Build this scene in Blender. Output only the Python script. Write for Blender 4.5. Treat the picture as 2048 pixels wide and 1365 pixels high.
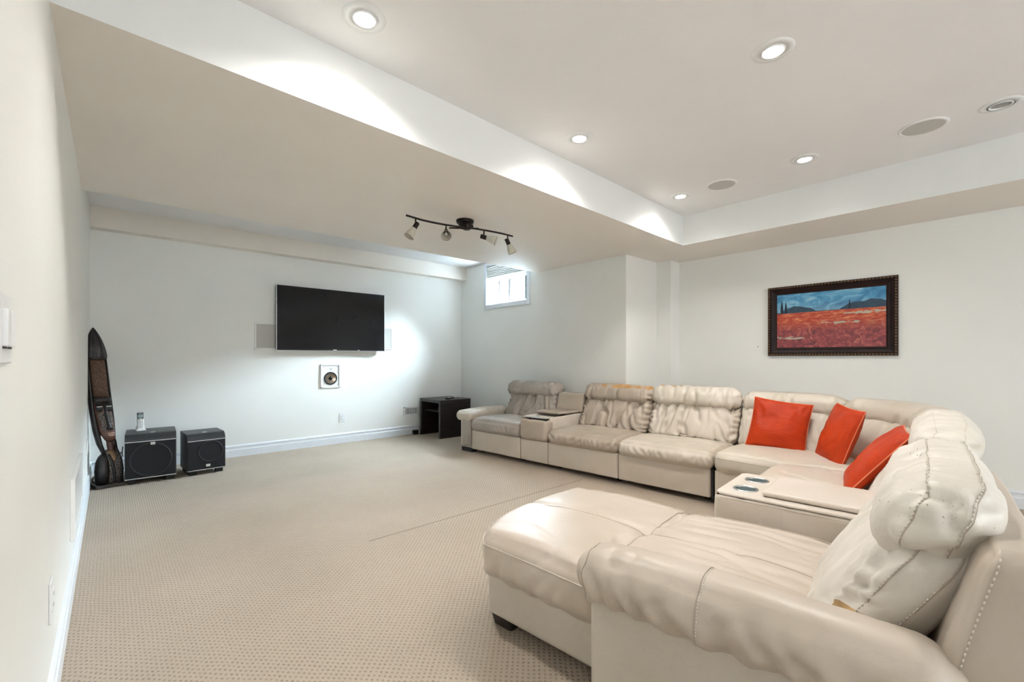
import bpy, bmesh, math, random
import numpy as np
from mathutils import Vector, Matrix
R = math.radians
random.seed(7)
# ------------------------------------------------------------------ clear
for o in list(bpy.data.objects):
    bpy.data.objects.remove(o, do_unlink=True)
SC = bpy.context.scene
COL = SC.collection

# ------------------------------------------------------------------ camera, world, lights, exposure
cam_d = bpy.data.cameras.new('camera')
cam = bpy.data.objects.new('camera', cam_d)
COL.objects.link(cam)
cam.location = (0, 0, 1.10)
cam.rotation_euler = (R(90), 0, R(-42.1345))
cam_d.sensor_width = 36
cam_d.lens = 15.611
cam_d.shift_y = 0.0163
cam_d.clip_start = 0.02
SC.camera = cam

world = bpy.data.worlds.new('World')
SC.world = world
world.use_nodes = True
wn = world.node_tree
wn.nodes['Background'].inputs[0].default_value = (0.80, 0.92, 1.0, 1)
wn.nodes['Background'].inputs[1].default_value = 0.6

SC.view_settings.view_transform = 'Standard'
SC.view_settings.look = 'None'
SC.view_settings.exposure = 1.92
SC.view_settings.gamma = 1
SC.view_settings.use_curve_mapping = False

DOWNLIGHT_W = 12.5
DOWNLIGHT_COL = (1.0, 0.965, 0.92)


def area_light(name, loc, target, sx, sy, power, color):
    d = bpy.data.lights.new(name, 'AREA')
    d.shape = 'RECTANGLE'
    d.size, d.size_y, d.energy, d.color = sx, sy, power, color
    o = bpy.data.objects.new(name, d)
    COL.objects.link(o)
    o.location = loc
    o.rotation_euler = (Vector(target) - Vector(loc)).to_track_quat('-Z', 'Y').to_euler()
    return o


# daylight falling down the window well
area_light('window_daylight', (6.5, 4.9, 4.55), (4.0, 4.64, 2.0), 5.5, 3.4, 8400, (0.84, 0.925, 1.0))
# fill light added behind the camera, shining in through the unseen rear wall's opening
area_light('rear_fill', (1.8, -4.15, 1.1), (1.2, 3.6, 1.0), 2.3, 2.0, 24, (0.95, 0.97, 1.0))


# ------------------------------------------------------------------ materials
def newmat(name):
    m = bpy.data.materials.new(name)
    m.use_nodes = True
    nt = m.node_tree
    b = nt.nodes['Principled BSDF']
    return m, nt, b


def N(nt, t, **kw):
    n = nt.nodes.new(t)
    for k, v in kw.items():
        if k.startswith('i_'):
            key = k[2:]
            n.inputs[int(key) if key.isdigit() else key].default_value = v
        else:
            setattr(n, k, v)
    return n


def L(nt, a, b):
    nt.links.new(a, b)


def coords(nt, kind='Object', scale=(1, 1, 1), rot=(0, 0, 0), loc=(0, 0, 0)):
    tc = N(nt, 'ShaderNodeTexCoord')
    mp = N(nt, 'ShaderNodeMapping')
    mp.inputs['Scale'].default_value = scale
    mp.inputs['Rotation'].default_value = rot
    mp.inputs['Location'].default_value = loc
    L(nt, tc.outputs[kind], mp.inputs[0])
    return mp.outputs[0]


def ramp(nt, src, stops):
    r = N(nt, 'ShaderNodeValToRGB')
    els = r.color_ramp.elements
    while len(els) < len(stops):
        els.new(0.5)
    for e, (p, c) in zip(els, stops):
        e.position = p
        e.color = (c[0], c[1], c[2], 1) if len(c) == 3 else c
    L(nt, src, r.inputs[0])
    return r.outputs[0]


def math_n(nt, op, a, b=None, c=None):
    n = N(nt, 'ShaderNodeMath', operation=op)
    for i, v in enumerate((a, b, c)):
        if v is None:
            continue
        if hasattr(v, 'default_value') or hasattr(v, 'is_linked'):
            L(nt, v, n.inputs[i])
        else:
            n.inputs[i].default_value = v
    return n.outputs[0]


def mixc(nt, fac, a, b):
    n = N(nt, 'ShaderNodeMix', data_type='RGBA')
    for s, v in ((n.inputs[0], fac), (n.inputs[6], a), (n.inputs[7], b)):
        if hasattr(v, 'is_linked'):
            L(nt, v, s)
        elif isinstance(v, (int, float)):
            s.default_value = v
        else:
            s.default_value = (v[0], v[1], v[2], 1)
    return n.outputs[2]


def bump(nt, b, h, strength, dist, prev=None):
    n = N(nt, 'ShaderNodeBump')
    n.inputs['Strength'].default_value = strength
    n.inputs['Distance'].default_value = dist
    L(nt, h, n.inputs['Height'])
    if prev is not None:
        L(nt, prev, n.inputs['Normal'])
    L(nt, n.outputs[0], b.inputs['Normal'])
    return n.outputs[0]


def plain(name, col, rough=0.5, metal=0.0, noise=0.0, nscale=30.0, bumps=0.0, spec=None, coat=0.0):
    m, nt, b = newmat(name)
    b.inputs['Roughness'].default_value = rough
    b.inputs['Metallic'].default_value = metal
    if spec is not None:
        b.inputs['Specular IOR Level'].default_value = spec
    b.inputs['Coat Weight'].default_value = coat
    v = coords(nt)
    nz = N(nt, 'ShaderNodeTexNoise', i_Scale=nscale, i_Detail=4.0)
    L(nt, v, nz.inputs['Vector'])
    lo = [max(0, c * (1 - noise)) for c in col]
    hi = [min(1, c * (1 + noise)) for c in col]
    c = ramp(nt, nz.outputs[0], [(0.3, lo), (0.7, hi)])
    L(nt, c, b.inputs['Base Color'])
    if bumps:
        bump(nt, b, nz.outputs[0], bumps, 0.002)
    return m


def emit(name, col, strength):
    m, nt, b = newmat(name)
    b.inputs['Base Color'].default_value = (0.8, 0.8, 0.8, 1)
    b.inputs['Emission Color'].default_value = (*col, 1)
    b.inputs['Emission Strength'].default_value = strength
    return m


def wall_paint(name, col, rough=0.55, bscale=260, bstr=0.12):
    m, nt, b = newmat(name)
    v = coords(nt)
    n1 = N(nt, 'ShaderNodeTexNoise', i_Scale=1.3, i_Detail=3.0)
    L(nt, v, n1.inputs['Vector'])
    n2 = N(nt, 'ShaderNodeTexNoise', i_Scale=bscale, i_Detail=2.0)
    L(nt, v, n2.inputs['Vector'])
    c = ramp(nt, n1.outputs[0], [(0.3, [x * 0.975 for x in col]), (0.7, [x * 1.02 for x in col])])
    L(nt, c, b.inputs['Base Color'])
    b.inputs['Roughness'].default_value = rough
    bump(nt, b, n2.outputs[0], bstr, 0.002)
    return m


M = {}
M['wall'] = wall_paint('wall_paint', (0.83, 0.835, 0.80))
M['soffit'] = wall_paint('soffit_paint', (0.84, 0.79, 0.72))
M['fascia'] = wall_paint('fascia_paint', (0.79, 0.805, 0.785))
M['ceiling'] = wall_paint('ceiling_paint', (0.84, 0.835, 0.83), 0.7, 95, 0.5)
M['trim'] = plain('trim_white', (0.74, 0.77, 0.80), 0.32, noise=0.02)
M['white_plastic'] = plain('white_plastic', (0.82, 0.83, 0.82), 0.35, noise=0.02)
M['white_plate'] = plain('white_plate', (0.80, 0.81, 0.80), 0.3, noise=0.02)
M['dark_slot'] = plain('dark_slot', (0.03, 0.03, 0.03), 0.7)
M['black_plastic'] = plain('black_plastic', (0.012, 0.013, 0.015), 0.35, noise=0.2)
M['black_gloss'] = plain('black_gloss', (0.006, 0.006, 0.008), 0.12)
M['black_rubber'] = plain('black_rubber', (0.012, 0.012, 0.012), 0.75)
M['bronze'] = plain('dark_bronze', (0.018, 0.012, 0.010), 0.38, metal=0.6, noise=0.3)
M['chrome'] = plain('brushed_steel', (0.60, 0.62, 0.62), 0.3, metal=1.0)
M['silver'] = plain('silver_trim', (0.75, 0.76, 0.77), 0.28, metal=0.6)
M['cup_inside'] = plain('cup_metal', (0.30, 0.36, 0.36), 0.35, metal=0.5)
M['lamp_glow'] = emit('lamp_glow', (1.0, 0.97, 0.92), 14.0)
M['lamp_off'] = plain('lamp_off', (0.30, 0.29, 0.27), 0.25, noise=0.2, nscale=90)
M['speaker_grille'] = None
M['grey_cloth'] = plain('grey_grille_cloth', (0.52, 0.51, 0.475), 0.85, noise=0.05, nscale=400)
M['sub_top'] = plain('sub_vinyl', (0.028, 0.030, 0.033), 0.42, noise=0.25, nscale=200, bumps=0.15)
M['sub_grille'] = plain('sub_grille_cloth', (0.008, 0.009, 0.011), 0.8, noise=0.3, nscale=500)
M['sub_ring'] = plain('sub_ring', (0.014, 0.015, 0.017), 0.6)
M['lcd'] = plain('lcd_screen', (0.16, 0.26, 0.27), 0.2)
M['key_grey'] = plain('key_grey', (0.45, 0.46, 0.47), 0.5)
M['stitch'] = plain('stitch_thread', (0.74, 0.68, 0.59), 0.7)
M['thread_dark'] = plain('seam_thread', (0.46, 0.39, 0.32), 0.7)


def wood_dark():
    m, nt, b = newmat('espresso_wood')
    v = coords(nt, scale=(3, 3, 40))
    nz = N(nt, 'ShaderNodeTexNoise', i_Scale=2.0, i_Detail=6.0)
    L(nt, v, nz.inputs['Vector'])
    L(nt, ramp(nt, nz.outputs[0], [(0.3, (0.006, 0.004, 0.004)), (0.75, (0.022, 0.015, 0.013))]), b.inputs['Base Color'])
    b.inputs['Roughness'].default_value = 0.38
    return m


M['espresso'] = wood_dark()


def leather(name, col, dirt=0.25, rough=0.36, wrinkle=0.5, wdir=(6, 6, 6), torn=None):
    """aged leather: blotches, pore grain, fine creases"""
    m, nt, b = newmat(name)
    v = coords(nt)
    vw = coords(nt, scale=wdir)
    big = N(nt, 'ShaderNodeTexNoise', i_Scale=4.0, i_Detail=2.5, i_Roughness=0.5)
    L(nt, v, big.inputs['Vector'])
    dark = [c * (1 - dirt) for c in col]
    dark[2] *= 0.93
    c = ramp(nt, big.outputs[0], [(0.22, dark), (0.72, col)])
    cr = N(nt, 'ShaderNodeTexNoise', i_Scale=1.3, i_Detail=4.0, i_Roughness=0.6, i_Distortion=0.6)
    L(nt, vw, cr.inputs['Vector'])
    line = math_n(nt, 'ABSOLUTE', math_n(nt, 'SUBTRACT', cr.outputs[0], 0.5))
    line = math_n(nt, 'MINIMUM', math_n(nt, 'MULTIPLY', line, 45.0), 1.0)
    vor = N(nt, 'ShaderNodeTexVoronoi', i_Scale=420.0)
    vor.feature = 'DISTANCE_TO_EDGE'
    L(nt, v, vor.inputs['Vector'])
    pore = math_n(nt, 'MINIMUM', math_n(nt, 'MULTIPLY', vor.outputs[0], 5.0), 1.0)
    creasecol = mixc(nt, math_n(nt, 'MULTIPLY', math_n(nt, 'SUBTRACT', 1.0, line), 0.10), c, [x * 0.62 for x in col])
    out = creasecol
    if torn is not None:
        sep = N(nt, 'ShaderNodeSeparateXYZ')
        tc = N(nt, 'ShaderNodeTexCoord')
        L(nt, tc.outputs['Object'], sep.inputs[0])
        nz = N(nt, 'ShaderNodeTexNoise', i_Scale=14.0, i_Detail=5.0)
        L(nt, tc.outputs['Object'], nz.inputs['Vector'])
        cx, cy, cz, rx, ry, rz, tcol = torn
        d = None
        for o_, c_, r_ in ((0, cx, rx), (1, cy, ry), (2, cz, rz)):
            t = math_n(nt, 'POWER', math_n(nt, 'ABSOLUTE', math_n(nt, 'DIVIDE', math_n(nt, 'SUBTRACT', sep.outputs[o_], c_), r_)), 2.0)
            d = t if d is None else math_n(nt, 'ADD', d, t)
        d = math_n(nt, 'ADD', d, math_n(nt, 'MULTIPLY', math_n(nt, 'SUBTRACT', nz.outputs[0], 0.5), 1.6))
        mask = math_n(nt, 'LESS_THAN', d, 1.0)
        tc2 = ramp(nt, nz.outputs[0], [(0.35, [x * 0.7 for x in tcol]), (0.65, tcol)])
        out = mixc(nt, mask, creasecol, tc2)
    L(nt, out, b.inputs['Base Color'])
    rr = N(nt, 'ShaderNodeMapRange')
    L(nt, big.outputs[0], rr.inputs[0])
    rr.inputs[3].default_value = max(0.29, rough - 0.08)
    rr.inputs[4].default_value = rough + 0.12
    L(nt, rr.outputs[0], b.inputs['Roughness'])
    b.inputs['Specular IOR Level'].default_value = 0.55
    p = bump(nt, b, pore, 0.10, 0.0006)
    bump(nt, b, cr.outputs[0], wrinkle * 0.35, 0.012, p)
    return m


CREAM = (0.61, 0.54, 0.465)
LE = {
    'recliner': leather('leather_grey_worn', (0.47, 0.41, 0.36), 0.30, 0.42, 0.55),
    'a': leather('leather_tan_seat', (0.50, 0.42, 0.345), 0.22, 0.38, 0.5),
    'b': leather('leather_cream_seat', (0.66, 0.585, 0.505), 0.18, 0.36, 0.45),
    'corner': leather('leather_cream_corner', (0.66, 0.595, 0.515), 0.13, 0.36, 0.4),
    'chaise': leather('leather_cream_chaise', (0.60, 0.515, 0.44), 0.15, 0.37, 0.35),
    'panel': leather('leather_panel', (0.60, 0.525, 0.45), 0.12, 0.42, 0.12),
    'chaise_panel': leather('leather_panel_gloss', (0.62, 0.56, 0.49), 0.10, 0.36, 0.08),
    'head': leather('leather_white_head', (0.76, 0.71, 0.65), 0.10, 0.40, 0.4),
    'console': leather('leather_console', (0.72, 0.645, 0.575), 0.16, 0.34, 0.25),
}


def carpet():
    m, nt, b = newmat('carpet_loop_pile')
    tc = N(nt, 'ShaderNodeTexCoord')
    nzw = N(nt, 'ShaderNodeTexNoise', i_Scale=9.0, i_Detail=2.0)
    L(nt, tc.outputs['Object'], nzw.inputs['Vector'])
    sep = N(nt, 'ShaderNodeSeparateXYZ')
    L(nt, tc.outputs['Object'], sep.inputs[0])
    x, y = sep.outputs[0], sep.outputs[1]
    wob = math_n(nt, 'MULTIPLY', math_n(nt, 'SUBTRACT', nzw.outputs[0], 0.5), 0.012)
    xs = math_n(nt, 'MULTIPLY', math_n(nt, 'ADD', x, wob), 2 * math.pi / 0.027)
    ys = math_n(nt, 'MULTIPLY', math_n(nt, 'ADD', y, wob), 2 * math.pi / 0.027)
    # staggered loops: dimples where cos(xs)*cos(ys) and its half-shift reach their crests
    pa = math_n(nt, 'MULTIPLY', math_n(nt, 'COSINE', xs), math_n(nt, 'COSINE', ys))
    cell = N(nt, 'ShaderNodeTexNoise', i_Scale=40.0, i_Detail=2.0)
    L(nt, tc.outputs['Object'], cell.inputs['Vector'])
    dim = math_n(nt, 'MULTIPLY', math_n(nt, 'POWER', math_n(nt, 'MAXIMUM', pa, 0.0), 2.0), math_n(nt, 'MINIMUM', math_n(nt, 'MULTIPLY', cell.outputs[0], 1.7), 1.1))
    fib = N(nt, 'ShaderNodeTexNoise', i_Scale=330.0, i_Detail=3.0)
    L(nt, tc.outputs['Object'], fib.inputs['Vector'])
    big = N(nt, 'ShaderNodeTexNoise', i_Scale=1.1, i_Detail=4.0)
    L(nt, tc.outputs['Object'], big.inputs['Vector'])
    base = ramp(nt, big.outputs[0], [(0.3, (0.47, 0.40, 0.325)), (0.7, (0.55, 0.475, 0.39))])
    c = mixc(nt, math_n(nt, 'MULTIPLY', dim, 0.52), base, (0.14, 0.105, 0.075))
    sp = ramp(nt, fib.outputs[0], [(0.25, (0.62, 0.60, 0.58)), (0.65, (1.08, 1.06, 1.04))])
    mul = N(nt, 'ShaderNodeMix', data_type='RGBA', blend_type='MULTIPLY')
    mul.inputs[0].default_value = 1.0
    L(nt, c, mul.inputs[6])
    L(nt, sp, mul.inputs[7])
    L(nt, mul.outputs[2], b.inputs['Base Color'])
    b.inputs['Roughness'].default_value = 0.95
    b.inputs['Specular IOR Level'].default_value = 0.15
    h = math_n(nt, 'SUBTRACT', math_n(nt, 'MULTIPLY', fib.outputs[0], 0.5), dim)
    bump(nt, b, h, 0.7, 0.006)
    return m


M['carpet'] = carpet()


# ------------------------------------------------------------------ mesh helpers
def link(name, V, F, mat, parent=None, smooth=False, label=None):
    me = bpy.data.meshes.new(name)
    me.from_pydata([tuple(map(float, v)) for v in V], [], [tuple(f) for f in F])
    if smooth:
        me.polygons.foreach_set('use_smooth', [True] * len(me.polygons))
    me.materials.append(mat)
    me.update()
    o = bpy.data.objects.new(name, me)
    COL.objects.link(o)
    if parent is not None:
        o.parent = parent
    if label:
        o['label'] = label
    return o


def thing(name, label, cat, loc=(0, 0, 0), rz=0.0, group=None):
    o = bpy.data.objects.new(name, None)
    COL.objects.link(o)
    o.location = loc
    o.rotation_euler = (0, 0, rz)
    o.empty_display_size = 0.05
    o['label'], o['category'] = label, cat
    if group:
        o['group'] = group
    return o


def tag(o, label, cat, group=None):
    o['label'], o['category'] = label, cat
    if group:
        o['group'] = group
    return o


def struct(o):
    o['kind'] = 'structure'
    return o


def copy_tree(o, parent=None):
    c = o.copy()
    COL.objects.link(c)
    if parent is not None:
        c.parent = parent
    for ch in list(o.children):
        copy_tree(ch, c)
    return c


def join(*ms):
    V, F = [], []
    for v, f in ms:
        n = len(V)
        V += [tuple(p) for p in v]
        F += [tuple(i + n for i in q) for q in f]
    return V, F


def xf(m, mat):
    return [tuple(mat @ Vector(p)) for p in m[0]], m[1]


def T(x, y, z, rz=0, rx=0, ry=0):
    return Matrix.Translation((x, y, z)) @ Matrix.Rotation(rz, 4, 'Z') @ Matrix.Rotation(ry, 4, 'Y') @ Matrix.Rotation(rx, 4, 'X')


def box(x0, x1, y0, y1, z0, z1):
    V = [(x, y, z) for z in (z0, z1) for y in (y0, y1) for x in (x0, x1)]
    F = [(0, 2, 3, 1), (4, 5, 7, 6), (0, 1, 5, 4), (2, 6, 7, 3), (0, 4, 6, 2), (1, 3, 7, 5)]
    return V, F


def bbox(x0, x1, y0, y1, z0, z1, r=0.004, seg=2):
    """bevelled box"""
    h = ((x1 - x0) / 2, (y1 - y0) / 2, (z1 - z0) / 2)
    r = min(r, min(h) * 0.98)
    P, U, F = softgrid(h, r, (1, 1, 1), seg)
    P = P + np.array([(x0 + x1) / 2, (y0 + y1) / 2, (z0 + z1) / 2])
    return P.tolist(), F


def axis_pts(h, r, n, k):
    flat = np.linspace(-(h - r), h - r, n + 1)
    th = np.linspace(0, math.pi / 4, k + 1)[1:]
    e = r * np.tan(th)
    return np.concatenate([-(h - r) - e[::-1], flat, (h - r) + e])


def softgrid(h, r, n, k=3):
    """rounded box surface as a grid; returns positions, normalised coords, faces"""
    ax = [axis_pts(h[i], r, n[i], k) for i in range(3)]
    nn = [len(a) for a in ax]
    idx, P, F = {}, [], []

    def vid(i, j, l):
        key = (i, j, l)
        if key not in idx:
            idx[key] = len(P)
            P.append((ax[0][i], ax[1][j], ax[2][l]))
        return idx[key]
    X, Y, Z = (m - 1 for m in nn)
    for i in range(X):
        for j in range(Y):
            F.append((vid(i, j, 0), vid(i, j + 1, 0), vid(i + 1, j + 1, 0), vid(i + 1, j, 0)))
            F.append((vid(i, j, Z), vid(i + 1, j, Z), vid(i + 1, j + 1, Z), vid(i, j + 1, Z)))
    for i in range(X):
        for l in range(Z):
            F.append((vid(i, 0, l), vid(i + 1, 0, l), vid(i + 1, 0, l + 1), vid(i, 0, l + 1)))
            F.append((vid(i, Y, l), vid(i, Y, l + 1), vid(i + 1, Y, l + 1), vid(i + 1, Y, l)))
    for j in range(Y):
        for l in range(Z):
            F.append((vid(0, j, l), vid(0, j, l + 1), vid(0, j + 1, l + 1), vid(0, j + 1, l)))
            F.append((vid(X, j, l), vid(X, j + 1, l), vid(X, j + 1, l + 1), vid(X, j, l + 1)))
    P = np.array(P)
    H = np.array(h)
    inner = np.clip(P, -(H - r), H - r)
    d = P - inner
    ln = np.linalg.norm(d, axis=1, keepdims=True)
    ln[ln < 1e-9] = 1
    U = P / H
    return inner + d / ln * r, U, F


_rs = np.random.RandomState(3)
_perm = np.concatenate([_rs.permutation(256)] * 3)
_grad = _rs.normal(size=(256, 3))
_grad /= np.linalg.norm(_grad, axis=1, keepdims=True)


def perlin(Q):
    Q = np.asarray(Q, float)
    I = np.floor(Q).astype(int)
    f = Q - I
    I = I & 255
    u = f * f * f * (f * (f * 6 - 15) + 10)
    out = 0
    for dx in (0, 1):
        for dy in (0, 1):
            for dz in (0, 1):
                hsh = _perm[_perm[_perm[(I[:, 0] + dx) & 255] + ((I[:, 1] + dy) & 255)] + ((I[:, 2] + dz) & 255)] & 255
                g = _grad[hsh]
                dv = f - np.array([dx, dy, dz])
                w = (u[:, 0] if dx else 1 - u[:, 0]) * (u[:, 1] if dy else 1 - u[:, 1]) * (u[:, 2] if dz else 1 - u[:, 2])
                out = out + w * (g * dv).sum(1)
    return out


def folds(P, freq, seed, width=0.22, warp=0.5):
    """creases of even width along the zero lines of an anisotropic noise; returns 0..-1"""
    def n_at(A):
        w = np.stack([perlin(A * 5 + seed), perlin(A * 5 + 40 + seed), perlin(A * 5 + 80 + seed)], 1)
        return perlin(A * np.array(freq) + seed * 17.3 + w * warp)
    n = n_at(P)
    e = 0.004
    g = np.stack([n_at(P + np.eye(3)[k] * e) - n for k in range(3)], 1) / e
    gm = np.sqrt((g ** 2).sum(1)) + 0.6
    d = np.abs(n) / gm
    hw_ = max(0.015, width * 0.11)
    k = np.clip(1 - (d / hw_) ** 2, 0, 1) ** 2
    mod = np.clip(0.55 + 1.6 * perlin(P * 4.0 + seed * 3.1), 0, 1)
    return -k * mod


def vnormals(P, F):
    F4 = np.array([f if len(f) == 4 else (*f, f[-1]) for f in F])
    a, b, c, d = (P[F4[:, i]] for i in range(4))
    n = np.cross(c - a, d - b)
    out = np.zeros_like(P)
    for i in range(4):
        np.add.at(out, F4[:, i], n)
    ln = np.linalg.norm(out, axis=1, keepdims=True)
    ln[ln < 1e-12] = 1
    return out / ln


def cushion(h, r, cell=0.02, k=4, puff=(0, 0, 0), fn=None, disp=None, center=(0, 0, 0)):
    """soft upholstered block: puff = how far each pair of faces swells; fn warps, disp displaces along normals"""
    n = [max(2, int(round(2 * (h[i] - r) / cell))) for i in range(3)]
    P, U, F = softgrid(h, r, n, k)
    q = 1 - np.clip(U, -1, 1) ** 2
    P = P.copy()
    for i in range(3):
        j, l = (i + 1) % 3, (i + 2) % 3
        P[:, i] += np.sign(U[:, i]) * np.abs(U[:, i]) ** 3 * puff[i] * (q[:, j] * q[:, l]) ** 0.6
    P0 = P.copy()
    if fn:
        P = fn(P, U)
    P = P + np.array(center)
    if disp:
        P = P + vnormals(P, F) * disp(P0, U)[:, None]
    return P.tolist(), F


def prism(poly, z0, z1):
    n = len(poly)
    V = [(x, y, z0) for x, y in poly] + [(x, y, z1) for x, y in poly]
    F = [tuple(range(n - 1, -1, -1)), tuple(range(n, 2 * n))]
    F += [(i, (i + 1) % n, n + (i + 1) % n, n + i) for i in range(n)]
    return V, F


def tube(pts, rad, n=8, close=False, cap=True):
    pts = [Vector(p) for p in pts]
    m = len(pts)
    V, F = [], []
    up = Vector((0, 0, 1))
    prev = None
    for i, p in enumerate(pts):
        if close:
            t = (pts[(i + 1) % m] - pts[i - 1]).normalized()
        else:
            t = (pts[min(i + 1, m - 1)] - pts[max(i - 1, 0)]).normalized()
        if prev is None:
            a = t.cross(up)
            if a.length < 1e-3:
                a = t.cross(Vector((1, 0, 0)))
        else:
            a = prev - t * prev.dot(t)
        a.normalize()
        prev = a
        b = t.cross(a)
        rr = rad[i] if isinstance(rad, (list, tuple)) else rad
        for j in range(n):
            g = 2 * math.pi * j / n
            V.append(tuple(p + a * (rr * math.cos(g)) + b * (rr * math.sin(g))))
    for i in range(m - (0 if close else 1)):
        for j in range(n):
            i2 = (i + 1) % m
            F.append((i * n + j, i * n + (j + 1) % n, i2 * n + (j + 1) % n, i2 * n + j))
    if cap and not close:
        F.append(tuple(range(n - 1, -1, -1)))
        F.append(tuple((m - 1) * n + j for j in range(n)))
    return V, F


def lathe(prof, n=32, cap0=False, cap1=False):
    V, F = [], []
    for r, z in prof:
        for j in range(n):
            g = 2 * math.pi * j / n
            V.append((r * math.cos(g), r * math.sin(g), z))
    for i in range(len(prof) - 1):
        for j in range(n):
            F.append((i * n + j, i * n + (j + 1) % n, (i + 1) * n + (j + 1) % n, (i + 1) * n + j))
    if cap0:
        F.append(tuple(range(n - 1, -1, -1)))
    if cap1:
        F.append(tuple((len(prof) - 1) * n + j for j in range(n)))
    return V, F


def loft(rings, n=24, p=2.0):
    """rings: (cx,cy,cz,rx,ry)"""
    V, F = [], []
    for cx, cy, cz, rx, ry in rings:
        for j in range(n):
            g = 2 * math.pi * j / n
            c, s = math.cos(g), math.sin(g)
            V.append((cx + rx * math.copysign(abs(c) ** (2 / p), c), cy + ry * math.copysign(abs(s) ** (2 / p), s), cz))
    m = len(rings)
    for i in range(m - 1):
        for j in range(n):
            F.append((i * n + j, i * n + (j + 1) % n, (i + 1) * n + (j + 1) % n, (i + 1) * n + j))
    F.append(tuple(range(n - 1, -1, -1)))
    F.append(tuple((m - 1) * n + j for j in range(n)))
    return V, F


def extrude_profile(prof, path):
    """sweep a 2-D profile (out, up) along a straight segment path=(p0, p1, outward dir)"""
    p0, p1, out = (Vector(v) for v in path)
    n = len(prof)
    V = [tuple(p + out * o + Vector((0, 0, u))) for p in (p0, p1) for o, u in prof]
    F = [(i, (i + 1) % n, n + (i + 1) % n, n + i) for i in range(n)]
    F += [tuple(range(n - 1, -1, -1)), tuple(range(n, 2 * n))]
    bm = bmesh.new()
    vs = [bm.verts.new(v) for v in V]
    for f in F:
        bm.faces.new([vs[i] for i in f])
    bmesh.ops.recalc_face_normals(bm, faces=bm.faces)
    V = [tuple(v.co) for v in bm.verts]
    bm.verts.index_update()
    F = [tuple(v.index for v in f.verts) for f in bm.faces]
    bm.free()
    return V, F


def text_mesh(s, size, depth=0.0006, bold=False):
    cu = bpy.data.curves.new('t', 'FONT')
    cu.body = s
    cu.size = size
    cu.align_x, cu.align_y = 'CENTER', 'CENTER'
    cu.extrude = depth
    if bold:
        cu.offset = size * 0.02
    o = bpy.data.objects.new('t', cu)
    COL.objects.link(o)
    bpy.context.view_layer.update()
    me = bpy.data.meshes.new_from_object(o)
    V = [tuple(v.co) for v in me.vertices]
    F = [tuple(p.vertices) for p in me.polygons]
    bpy.data.objects.remove(o)
    bpy.data.curves.remove(cu)
    bpy.data.meshes.remove(me)
    return V, F


# ------------------------------------------------------------------ room shell (metres)
XL, YB, XW, XR, XJ = -0.14, 5.715, 4.092, 4.915, 4.715
ZS, ZC, ZBH = 2.205, 2.492, 2.299
YS, YBH = 4.059, 5.579
YJ1, YJ2 = 2.704, 2.528
XT = 4.181
Y0 = -4.0


def ytray(x):
    return 1.987 + 0.0303 * x


floor = struct(link('floor', *box(XL - 0.1, XR + 0.1, Y0, YB + 0.1, -0.1, 0.0), M['carpet']))
struct(link('wall_left', *box(XL - 0.12, XL, Y0, YB + 0.12, 0, ZC + 0.1), M['wall']))
struct(link('wall_back', *box(XL - 0.12, XW + 0.3, YB, YB + 0.12, 0, ZC + 0.1), M['wall']))
struct(link('wall_right', *box(XR, XR + 0.12, Y0, YJ2, 0, ZC + 0.1), M['wall']))
# jog between the window wall and the picture wall
struct(link('wall_jog', *prism([(XW, YJ1), (XJ, YJ1), (XJ, YJ2), (XR + 0.12, YJ2), (XR + 0.12, YJ1 + 0.2), (XW, YJ1 + 0.2)], 0, ZC + 0.1), M['wall']))
# window wall with its opening
WY0, WY1, WZ0, WZ1 = 4.215, 5.075, 1.862, 2.44
WT = 0.30
ww = join(box(XW, XW + WT, YJ1 + 0.2, WY0, 0, ZC + 0.1), box(XW, XW + WT, WY1, YB, 0, ZC + 0.1),
          box(XW, XW + WT, WY0, WY1, 0, WZ0), box(XW, XW + WT, WY0, WY1, WZ1, ZC + 0.1))
struct(link('wall_window', *ww, M['wall']))
struct(link('ceiling', *prism([(XL - 0.12, Y0), (XR + 0.12, Y0), (XR + 0.12, YJ1 + 0.2), (XW + WT, YJ1 + 0.2), (XW + WT, YB + 0.12), (XL - 0.12, YB + 0.12)], ZC, ZC + 0.1), M['ceiling']))
# dropped soffit framing the tray, with an L plan
sof = prism([(XL, ytray(XL)), (XT, ytray(XT)), (XT, Y0), (XR, Y0), (XR, YJ2), (XJ, YJ2), (XJ, YJ1), (XW, YJ1), (XW, YS), (XL, YS)], ZS, ZC)
so_ = struct(link('ceiling_soffit', *sof, M['fascia']))
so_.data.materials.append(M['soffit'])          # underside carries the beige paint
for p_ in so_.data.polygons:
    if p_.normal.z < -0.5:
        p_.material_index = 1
struct(link('ceiling_bulkhead', *box(XL, XW, YBH, YB, ZBH, ZC), M['soffit']))

struct(link('wall_rear', *join(box(XL - 0.12, 0.6, Y0 - 0.12, Y0, 0, ZC + 0.1), box(3.0, XR + 0.12, Y0 - 0.12, Y0, 0, ZC + 0.1), box(0.6, 3.0, Y0 - 0.12, Y0, 2.1, ZC + 0.1)), M['wall']))
BP = [(0, 0), (0.015, 0), (0.015, 0.078), (0.010, 0.084), (0.010, 0.104), (0.014, 0.110), (0.012, 0.120), (0.005, 0.128), (0, 0.130)]
struct(link('baseboard_left', *extrude_profile(BP, ((XL, Y0, 0), (XL, YB, 0), (1, 0, 0))), M['trim']))
struct(link('baseboard_back', *extrude_profile(BP, ((XL, YB, 0), (XW, YB, 0), (0, -1, 0))), M['trim']))
struct(link('baseboard_window', *extrude_profile(BP, ((XW, YJ1, 0), (XW, YB, 0), (-1, 0, 0))), M['trim']))
struct(link('baseboard_right', *extrude_profile(BP, ((XR, Y0, 0), (XR, YJ2, 0), (-1, 0, 0))), M['trim']))
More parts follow.
